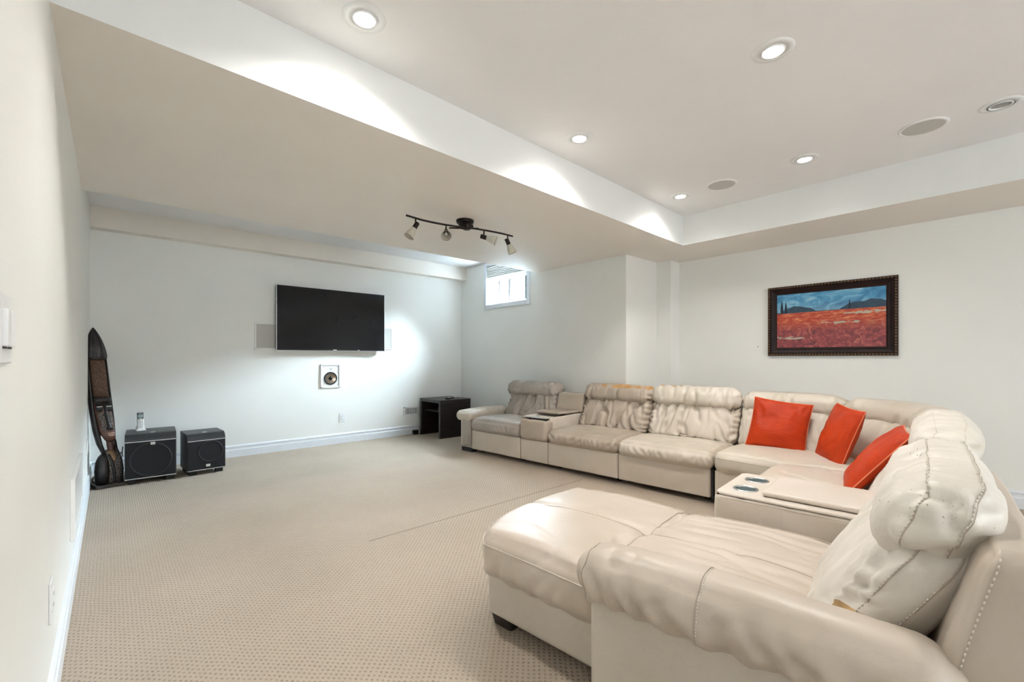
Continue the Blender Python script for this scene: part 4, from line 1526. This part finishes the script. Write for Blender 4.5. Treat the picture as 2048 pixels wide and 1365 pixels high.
lumbar(r_, LE['back_stained'], X(2.045), X(1.262), 81.0, y0=-0.158, z0=0.36, z1=0.715, thick=0.172, lean=0.62, fold=1.5, cell=0.013, puff=0.035, keep=kb, r=0.07)
kh = []
headroll(r_, LE['head_cracked'], X(2.055), X(1.250), 83.0, yc=0.020, zc=0.750, ry=0.094, rz=0.086, fold=1.2, tilt=0.35, cell=0.011, keep=kh, bulge=0.012)
for c in (-0.42, 0.50):
    for st_ in (kb[0], kh[0]):
        pl, _n = grid_line(st_, 0, 1.0, 1, c, 2, lift=0.0012)
        stitches('stitching', r_, pl, 0.011, 0.0065, 0.0014)
        piping('seam', r_, pl + np.array([0.0, 0.0035, 0.0]), 0.0010, M['thread_dark'], 5)
for c in (-0.42, 0.50):
    pl, _n = grid_line(kh[0], 2, 1.0, 1, c, 0, lift=0.0014)
    stitches('stitching', r_, pl, 0.011, 0.0065, 0.0014)
    piping('seam', r_, pl + np.array([0.0, 0.0035, -0.0006]), 0.0010, M['thread_dark'], 5)


def shell_fn(P, U):
    t_ = np.clip((P[:, 2] - 0.42) / 0.33, 0, 1)
    w_ = np.clip(0.5 - 0.5 * U[:, 1], 0, 1)
    P[:, 1] += 0.085 * t_ ** 1.3 * (0.15 + 0.85 * w_)
    return P


kq = []
soft('back_shell', r_, LE['chaise'], X(2.05), X(1.175), 0.005, 0.165, 0.045, 0.748, 0.032, 0.025, (0.006, 0.0, 0.004), shell_fn,
     lambda P, U: 0.004 * perlin(P * 5 + 91), keep=kq)
for c, l_ in ((-0.62, 0.0015), (-0.45, 0.001)):
    pl, _n = grid_line(kq[0], 0, 1.0, 1, c, 2, lo=-0.4, lift=l_)
    if c == -0.62:
        stitches('stitching', r_, pl, 0.012, 0.007, 0.0014)
    else:
        piping('seam', r_, pl, 0.0014, M['thread_dark'], 5)

# ------------------------------------------------------------------ orange throw cushions
silk, nt, b = newmat('orange_silk')
v = coords(nt, scale=(12, 60, 60))
n1 = N(nt, 'ShaderNodeTexNoise', i_Scale=1.0, i_Detail=5.0, i_Distortion=0.8)
L(nt, v, n1.inputs['Vector'])
n2 = N(nt, 'ShaderNodeTexNoise', i_Scale=5.0, i_Detail=4.0)
L(nt, coords(nt), n2.inputs['Vector'])
c1 = ramp(nt, n2.outputs[0], [(0.3, (0.42, 0.026, 0.001)), (0.7, (0.60, 0.048, 0.002))])
c2 = mixc(nt, math_n(nt, 'MULTIPLY', math_n(nt, 'MULTIPLY', n1.outputs[0], 0.9), 0.35), c1, (0.36, 0.035, 0.006))
L(nt, c2, b.inputs['Base Color'])
b.inputs['Roughness'].default_value = 0.45
b.inputs['Sheen Weight'].default_value = 0.0
b.inputs['Specular IOR Level'].default_value = 0.25
b.inputs['Sheen Tint'].default_value = (1.0, 0.5, 0.3, 1)
bump(nt, b, n1.outputs[0], 0.6, 0.004)
M['silk'] = silk
M['silk_pipe'] = plain('orange_piping', (0.78, 0.22, 0.10), 0.5)


def pillow(label, c, ex, ez, w, h, t, seed):
    """c, ex, ez in plan (a, b, z) axes"""
    def W(v):
        x, y, _ = AB(v[0], v[1])
        return Vector((x, y, v[2]))
    ex = W(ex).normalized()
    ez = W(ez)
    ez = (ez - ex * ez.dot(ex)).normalized()
    ny = ez.cross(ex)      # points away from the face
    root = thing('throw_pillow', label, 'pillow', (0, 0, 0), 0, 'orange throw pillows on the corner seats')
    mt = Matrix((ex, ny, ez)).transposed().to_4x4()
    mt.translation = W(c)
    root.matrix_world = mt
    n = 30
    g = np.linspace(-1, 1, n + 1)
    g = np.sign(g) * np.abs(g) ** 0.8
    uu, vv = np.meshgrid(g, g, indexing='ij')
    X_ = w / 2 * uu * (1 - 0.055 * (1 - vv ** 2) * np.abs(uu))
    Z_ = h / 2 * vv * (1 - 0.055 * (1 - uu ** 2) * np.abs(vv))
    th = t / 2 * (np.clip(1 - uu ** 2, 0, 1) * np.clip(1 - vv ** 2, 0, 1)) ** 0.42
    pts = np.stack([X_.ravel(), np.zeros(X_.size), Z_.ravel()], 1)
    rim = (1 - np.maximum(np.abs(uu), np.abs(vv)).ravel() ** 6)
    wr = (0.010 * folds(pts, (9, 1, 5), seed, 0.25, 0.8) + 0.010 * perlin(pts * 9 + seed)) * rim
    edge = np.clip((np.abs(uu).ravel() - 0.7) / 0.3, 0, 1) * rim
    wr += 0.004 * edge * np.sin(pts[:, 2] * 150 + 3 * perlin(pts * 12))
    V, F = [], []
    m = n + 1
    for sgn in (-1, 1):
        base = len(V)
        y = sgn * (th.ravel() + wr * (1 if sgn < 0 else 0.5))
        V += [(a, b2, c2) for a, b2, c2 in zip(X_.ravel(), y, Z_.ravel())]
        for i in range(n):
            for j in range(n):
                q = (base + i * m + j, base + (i + 1) * m + j, base + (i + 1) * m + j + 1, base + i * m + j + 1)
                F.append(q if sgn < 0 else q[::-1])
    link('cover', V, F, M['silk'], root, True)
    per = [(X_[i, 0], 0, Z_[i, 0]) for i in range(m)] + [(X_[n, j], 0, Z_[n, j]) for j in range(1, m)] + \
          [(X_[i, n], 0, Z_[i, n]) for i in range(n - 1, -1, -1)] + [(X_[0, j], 0, Z_[0, j]) for j in range(n - 1, 0, -1)]
    link('piping', *tube(per, 0.0032, 6, close=True), M['silk_pipe'], root, True)
    return root


pillow('orange silk throw pillow facing the room, leftmost of the three', (3.935, 0.818, 0.576), (0.05, -1, -0.11), (0.36, -0.02, 0.93), 0.40, 0.40, 0.13, 3.0)
pillow('orange silk throw pillow standing turned in the curve of the corner, middle of the three', (3.70, 0.415, 0.575), (-0.88, -0.475, -0.05), (0.16, -0.28, 0.93), 0.39, 0.41, 0.13, 9.0)
pillow('orange silk throw pillow seen edge on, leaning below the fat white headrest', (3.0, 0.180, 0.568), (-1, -0.10, 0.0), (0.02, -0.62, 0.80), 0.40, 0.42, 0.12, 15.0)

# ------------------------------------------------------------------ side table with remote
t = thing('side_table', 'dark espresso wooden side table with inner shelf in the back right corner', 'side table', (3.555, 5.355, 0))
TX, TY = 0.255, 0.265
link('tabletop', *bbox(-TX, TX, -TY, TY, 0.478, 0.520, 0.003), M['espresso'], t)
link('side_panel', *bbox(-TX, TX - 0.002, -TY, -TY + 0.042, 0.0, 0.478, 0.003), M['espresso'], t)
link('side_panel', *bbox(-TX, TX - 0.002, TY - 0.042, TY, 0.0, 0.478, 0.003), M['espresso'], t)
link('back_panel', *bbox(TX - 0.02, TX - 0.002, -TY + 0.042, TY - 0.042, 0.03, 0.478, 0.003), M['espresso'], t)
link('shelf', *bbox(-TX + 0.05, TX - 0.02, -TY + 0.042, TY - 0.042, 0.345, 0.365, 0.003), M['espresso'], t)
rm = thing('remote_control', 'black remote control with grey buttons lying on the dark side table', 'remote control', (3.56, 5.24, 0.520), R(28))
link('body', *bbox(-0.095, 0.095, -0.024, 0.024, 0.0, 0.018, 0.006, 3), M['black_plastic'], rm, True)
btn = bbox(-0.004, 0.004, -0.003, 0.003, 0.0175, 0.0195, 0.001)
bm_ = None
for i in range(8):
    for j in range(3):
        if bm_ is None:
            bm_ = link('button', *btn, M['key_grey'], rm)
            o = bm_
        else:
            o = bm_.copy()
            COL.objects.link(o)
            o.parent = rm
        o.location = (-0.07 + i * 0.018, -0.012 + j * 0.012, 0)
rm2 = thing('remote_control', 'smaller silver and black remote beside the longer black remote on the side table', 'remote control', (3.66, 5.33, 0.520), R(10))
link('body', *bbox(-0.07, 0.07, -0.02, 0.02, 0.0, 0.016, 0.005, 3), M['silver'], rm2, True)
link('keypad', *bbox(-0.05, 0.03, -0.014, 0.014, 0.0155, 0.0175, 0.001), M['black_plastic'], rm2)
ad = link('power_block', *bbox(3.215, 3.285, 5.63, 5.69, 0.0, 0.06, 0.006), M['bronze'])
tag(ad, 'small dark block on the carpet behind the side table leg', 'block')


# ------------------------------------------------------------------ subwoofers
def subwoofer(label, loc, rz, w, d, h, ring_r, ring_c, badge_z, chamfer, top_badge):
    t = thing('subwoofer', label, 'speaker', loc, rz, 'subwoofers by the back wall')
    z0 = 0.042
    # side profile in (y, z): sloping lip at the front top
    prof = [(0.0, z0), (d, z0), (d, h), (0.075, h), (0.045, h - 0.004), (0.018, h - 0.022), (0.004, h - 0.045), (0.0, h - 0.062)]
    V = [(x, y, z) for x in (-w / 2, w / 2) for y, z in prof]
    n = len(prof)
    F = [tuple(range(n)), tuple(range(2 * n - 1, n - 1, -1))] + [(i, n + i, n + (i + 1) % n, (i + 1) % n) for i in range(n)]
    link('cabinet', V, [f[::-1] for f in F], M['sub_top'], t)
    link('grille', *bbox(-w / 2 + 0.004, w / 2 - 0.004, -0.014, 0.001, z0 + 0.010, h - 0.066, 0.004), M['sub_grille'], t)
    link('trim_strip', *bbox(-w / 2 + 0.002, w / 2 - 0.002, -0.012, 0.002, h - 0.066, h - 0.0615, 0.001), M['silver'], t)
    link('trim_strip', *bbox(-w / 2 + 0.002, w / 2 - 0.002, -0.013, 0.002, z0 + 0.003, z0 + 0.009, 0.001), M['silver'], t)
    rx = Matrix.Translation((ring_c[0], -0.0138, ring_c[1])) @ Matrix.Rotation(R(90), 4, 'X')
    link('driver_ring', *xf(lathe([(ring_r - 0.008, 0.0), (ring_r - 0.006, 0.003), (ring_r, 0.0035), (ring_r + 0.003, 0.0)], 56), rx), M['sub_ring'], t, True)
    bd = link('badge', *bbox(ring_c[2] - 0.016, ring_c[2] + 0.016, -0.0185, -0.0135, badge_z - 0.011, badge_z + 0.011, 0.001), M['white_plate'], t)
    V, F = text_mesh('JBL', 0.019, 0.0004, True)
    link('lettering', *xf((V, F), Matrix.Translation((ring_c[2], -0.0188, badge_z)) @ Matrix.Rotation(R(90), 4, 'X')), M['key_grey'], bd)
    bd = link('badge', *bbox(top_badge[0] - 0.016, top_badge[0] + 0.016, top_badge[1] - 0.012, top_badge[1] + 0.012, h - 0.001, h + 0.003, 0.001), M['white_plate'], t)
    V, F = text_mesh('JBL', 0.019, 0.0004, True)
    link('lettering', *xf((V, F), T(top_badge[0], top_badge[1], h + 0.0031)), M['key_grey'], bd)
    for sx in (-1, 1):
        for y in (0.05, d - 0.05):
            link('foot', *bbox(sx * (w / 2 - 0.045) - 0.03, sx * (w / 2 - 0.045) + 0.03, y - 0.03, y + 0.03, 0.0, z0 + 0.002, 0.006), M['black_rubber'], t)
    return t


subwoofer('larger black subwoofer with badge at the top of its grille, phone on it', (0.268, 5.047, 0), R(-3.0), 0.355, 0.40, 0.430, 0.145, (0.0, 0.205, 0.012), 0.345, 0, (0.012, 0.085))
subwoofer('smaller black subwoofer with badge at the bottom of its grille, beside the larger one', (0.677, 5.05, 0), R(3.5), 0.302, 0.34, 0.385, 0.098, (0.03, 0.215, 0.008), 0.085, 0, (-0.0, 0.09))

# cordless phone standing on the big subwoofer
ph = thing('cordless_phone', 'white cordless phone in its charging cradle on the larger subwoofer', 'phone', (0.205, 5.30, 0.430), R(6))
link('cradle', *join(bbox(-0.036, 0.036, -0.035, 0.04, 0.0, 0.016, 0.006, 3), bbox(-0.030, 0.030, 0.004, 0.034, 0.010, 0.045, 0.008, 3)), M['white_plastic'], ph, True)
tilt = Matrix.Translation((0, 0.0, 0.012)) @ Matrix.Rotation(R(-8), 4, 'X')
hs = link('handset', *xf(bbox(-0.0245, 0.0245, -0.012, 0.012, 0.0, 0.158, 0.009, 3), tilt), M['white_plastic'], ph, True)
link('face_plate', *xf(bbox(-0.0225, 0.0225, -0.0135, -0.010, 0.095, 0.153, 0.001), tilt), M['black_gloss'], hs)
link('display', *xf(bbox(-0.0175, 0.0175, -0.0145, -0.012, 0.108, 0.135, 0.0008), tilt), M['lcd'], hs)
link('brand_mark', *xf(bbox(-0.010, 0.010, -0.0143, -0.012, 0.141, 0.146, 0.0005), tilt), M['key_grey'], hs)
link('navigation_key', *xf(xf(lathe([(0.011, 0), (0.010, 0.003), (0.0004, 0.0035)], 20), Matrix.Translation((0, -0.0115, 0.090)) @ Matrix.Rotation(R(90), 4, 'X')), tilt), M['white_plate'], hs, True)
kb0 = None
for i in range(5):
    for j in range(3):
        if kb0 is None:
            kb0 = link('key', *bbox(-0.0055, 0.0055, -0.0135, -0.011, -0.003, 0.003, 0.0008), M['key_grey'], hs)
            o = kb0
        else:
            o = kb0.copy()
            COL.objects.link(o)
            o.parent = hs
        o.matrix_local = tilt @ Matrix.Translation((-0.0145 + j * 0.0145, 0, 0.018 + i * 0.0125))

# cables behind the subwoofer
cb = link('power_cable', *join(
    tube([tuple(p) for p in crom([(0.075, 5.52, 0.22), (0.05, 5.50, 0.15), (0.00, 5.50, 0.03), (-0.05, 5.42, 0.006), (-0.10, 5.36, 0.006), (-0.118, 5.44, 0.006), (-0.11, 5.60, 0.006)], 8)], 0.004, 6),
    tube([tuple(p) for p in crom([(0.083, 5.30, 0.30), (0.080, 5.27, 0.27), (0.078, 5.28, 0.24), (0.082, 5.33, 0.21)], 8)], 0.0035, 6)), M['black_rubber'], None, True)
tag(cb, 'thin black power cables between the statue and the larger subwoofer', 'cable')

# ------------------------------------------------------------------ carved wooden statue leaning in the corner
sm_dark = plain('blackened_wood', (0.014, 0.012, 0.012), 0.36, noise=0.5, nscale=25, bumps=0.2)
sm_brown = plain('carved_brown_wood', (0.10, 0.055, 0.032), 0.6, noise=0.75, nscale=110, bumps=0.9)
sm_red = plain('polished_red_wood', (0.095, 0.040, 0.026), 0.38, noise=0.3, nscale=30)
sm_chest = plain('light_brown_wood', (0.22, 0.13, 0.07), 0.5, noise=0.4, nscale=30)
sm_lip = plain('pink_brown_lips', (0.42, 0.26, 0.20), 0.45, noise=0.15)
sm_white = plain('white_paint', (0.75, 0.73, 0.70), 0.5)


def stipple():
    m, nt, b = newmat('stippled_grey_wood')
    vo = N(nt, 'ShaderNodeTexVoronoi', i_Scale=170.0)
    L(nt, coords(nt), vo.inputs['Vector'])
    L(nt, ramp(nt, vo.outputs[0], [(0.25, (0.33, 0.29, 0.25)), (0.60, (0.05, 0.042, 0.038))]), b.inputs['Base Color'])
    b.inputs['Roughness'].default_value = 0.7
    bump(nt, b, vo.outputs[0], 0.5, 0.004)
    return m


sm_stip = stipple()
SX, SY = -0.003, 5.165
st = thing('carved_statue', 'tall dark carved wooden tribal head statue leaning in the back left corner', 'statue', (SX, SY, 0.0), R(14))


def bend(m):
    """the carving bows: it leans left as it rises"""
    out = []
    for x, y, z in m[0]:
        t_ = max(0.0, (z - 0.22) / 1.15)
        out.append((x - 0.088 * t_ - 0.010 * math.sin(math.pi * min(1, t_)), y + 0.10 * t_ + 0.0, z))
    return out, m[1]


link('base', *bbox(-0.112, 0.078, -0.10, 0.085, 0.0, 0.028, 0.006), plain('statue_plinth', (0.040, 0.034, 0.030), 0.5, noise=0.4), st)
# torso with one big sloping shoulder on the left and a slim arm on the right
link('torso', *bend(loft([(0.0, 0, 0.028, 0.074, 0.058), (0.0, 0, 0.12, 0.078, 0.060), (0.002, 0, 0.20, 0.078, 0.058), (0.006, 0, 0.255, 0.066, 0.050), (0.010, 0, 0.285, 0.042, 0.04), (0.012, 0, 0.305, 0.028, 0.030)], 24, 2.6)), sm_stip, st, True)
link('shoulder', *bend(loft([(-0.048, -0.006, 0.030, 0.044, 0.062), (-0.050, -0.008, 0.13, 0.050, 0.066), (-0.047, -0.006, 0.21, 0.046, 0.058), (-0.036, -0.002, 0.255, 0.034, 0.046), (-0.020, 0, 0.285, 0.018, 0.03)], 20, 2.4)), sm_dark, st, True)
link('shawl_edge', *bend(tube([tuple(p) for p in crom([(-0.020, -0.050, 0.275), (-0.002, -0.062, 0.21), (0.012, -0.066, 0.13), (0.018, -0.064, 0.035)], 8)], 0.011, 8)), sm_dark, st, True)
link('arm', *bend(loft([(0.070, 0.0, 0.030, 0.016, 0.045), (0.074, 0, 0.13, 0.017, 0.042), (0.066, 0.0, 0.23, 0.014, 0.030), (0.052, 0.004, 0.31, 0.012, 0.020), (0.050, 0.006, 0.375, 0.014, 0.02)], 16, 2.2)), sm_dark, st, True)
link('hand', *bend(loft([(0.040, -0.006, 0.325, 0.014, 0.018), (0.040, -0.008, 0.375, 0.020, 0.024), (0.044, -0.004, 0.405, 0.014, 0.018)], 14, 3)), sm_dark, st, True)
V, F = loft([(0.014, -0.048, 0.205, 0.004, 0.010), (0.014, -0.050, 0.235, 0.018, 0.016), (0.012, -0.044, 0.270, 0.024, 0.018), (0.010, -0.030, 0.305, 0.018, 0.016)], 16, 2)
link('pendant', *bend((V, F)), sm_chest, st, True)
# ringed neck
rings = []
for i in range(13):
    z = 0.295 + i * 0.0075
    rings.append((0.016, -0.010, z, 0.022 + (0.0030 if i % 2 else 0), 0.022 + (0.003 if i % 2 else 0)))
link('neck', *bend(loft(rings, 20)), sm_red, st, True)
# head: long face
link('face', *bend(loft([(0.018, -0.016, 0.375, 0.020, 0.022), (0.016, -0.022, 0.395, 0.034, 0.034), (0.012, -0.026, 0.43, 0.044, 0.040), (0.008, -0.024, 0.475, 0.050, 0.042), (0.004, -0.020, 0.56, 0.054, 0.042), (0.0, -0.018, 0.66, 0.056, 0.042), (0.0, -0.018, 0.74, 0.056, 0.042)], 24, 2.5)), sm_red, st, True)
for sx, w_ in ((-1, 0.021), (1, 0.013)):
    V, F = loft([(sx * 0.026 + 0.010, -0.055, 0.488, w_ * 0.85, 0.012), (sx * 0.024 + 0.008, -0.056, 0.54, w_ * 0.75, 0.013), (sx * 0.026 + 0.004, -0.053, 0.625, w_ * 1.1, 0.012)], 14, 4)
    link('cheek', *bend((V, F)), sm_stip, st, True)
link('nose', *bend(loft([(0.020, -0.066, 0.484, 0.024, 0.016), (0.018, -0.068, 0.500, 0.024, 0.020), (0.016, -0.066, 0.515, 0.013, 0.019), (0.010, -0.060, 0.62, 0.010, 0.016), (0.006, -0.056, 0.735, 0.012, 0.014)], 14, 2.4)), sm_dark, st, True)
for dz, hgt in ((0.0, 0.012), (0.017, 0.011)):
    V, F = loft([(0.020, -0.062, 0.437 + dz - hgt * 0.8, 0.012, 0.008), (0.020, -0.068, 0.437 + dz, 0.030, 0.016), (0.020, -0.064, 0.437 + dz + hgt * 0.7, 0.016, 0.010)], 16, 1.6)
    link('lip', *bend((V, F)), sm_lip, st, True)
link('brow', *bend(loft([(0.002, -0.044, 0.715, 0.050, 0.022), (0.0, -0.048, 0.74, 0.056, 0.026), (-0.002, -0.042, 0.765, 0.055, 0.024)], 20, 3)), sm_dark, st, True)
for sx in (-1, 1):
    V, F = loft([(sx * 0.030 + 0.002, -0.050, 0.640, 0.019, 0.010), (sx * 0.030 + 0.002, -0.056, 0.662, 0.022, 0.012), (sx * 0.030 + 0.002, -0.052, 0.712, 0.020, 0.010)], 14, 3)
    e_ = link('eye', *bend((V, F)), sm_dark, st, True)
    link('eye_slit', *bend(bbox(sx * 0.030 + 0.002 - 0.018, sx * 0.030 + 0.002 + 0.018, -0.0715, -0.062, 0.681, 0.6875, 0.002)), sm_white, e_)
# forehead panel and its dark side boards running down to the shoulder
link('forehead_panel', *bend(loft([(0.0, -0.020, 0.755, 0.052, 0.036), (0.0, -0.022, 0.85, 0.052, 0.036), (0.0, -0.020, 1.0, 0.052, 0.034), (0.0, -0.016, 1.105, 0.050, 0.032)], 24, 3.2)), sm_brown, st, True)


def board(side):
    pts = [(side * 0.030, 0.012, 0.275), (side * 0.048, 0.012, 0.36), (side * 0.058, 0.010, 0.48), (side * 0.062, 0.008, 0.62), (side * 0.062, 0.006, 0.80), (side * 0.060, 0.004, 0.98), (side * 0.056, 0.002, 1.10)]
    wd = [0.012, 0.017, 0.018, 0.016, 0.014, 0.013, 0.012] if side < 0 else [0.004, 0.006, 0.007, 0.008, 0.008, 0.009, 0.010]
    if side > 0:
        pts = pts[1:]
        wd = wd[1:]
    return loft([(x, y, z, w, 0.040) for (x, y, z), w in zip(pts, wd)], 14, 3)


link('side_board', *bend(board(-1)), sm_dark, st, True)
link('side_board', *bend(board(1)), sm_dark, st, True)
link('back_board', *bend(loft([(0.0, 0.030, 0.43, 0.045, 0.016), (0.0, 0.030, 0.6, 0.055, 0.016), (0.0, 0.028, 1.09, 0.052, 0.016)], 16, 3)), sm_dark, st, True)
# ribbed pointed cap
V, F = [], []
nr_, na = 26, 72
for i in range(nr_ + 1):
    f_ = i / nr_
    z = 1.092 + 0.268 * f_
    r0 = 0.072 * (1 - f_ ** 1.9) ** 0.85 + 0.002 if f_ > 0.03 else 0.070
    for j in range(na):
        g = 2 * math.pi * j / na
        rib = 1 + 0.055 * math.cos(g * 14) * (1 - f_) ** 0.5 * min(1, f_ * 12)
        V.append((r0 * rib * math.cos(g) * 0.98, r0 * rib * math.sin(g) * 0.62 - 0.008, z))
for i in range(nr_):
    for j in range(na):
        F.append((i * na + j, i * na + (j + 1) % na, (i + 1) * na + (j + 1) % na, (i + 1) * na + j))
F.append(tuple(range(na - 1, -1, -1)))
F.append(tuple(nr_ * na + j for j in range(na)))
link('cap', *bend((V, F)), sm_dark, st, True)
link('cap_band', *bend(loft([(0, -0.008, 1.083, 0.066, 0.046), (0, -0.008, 1.098, 0.073, 0.049), (0, -0.008, 1.106, 0.070, 0.046)], 32, 2.2)), sm_dark, st, True)
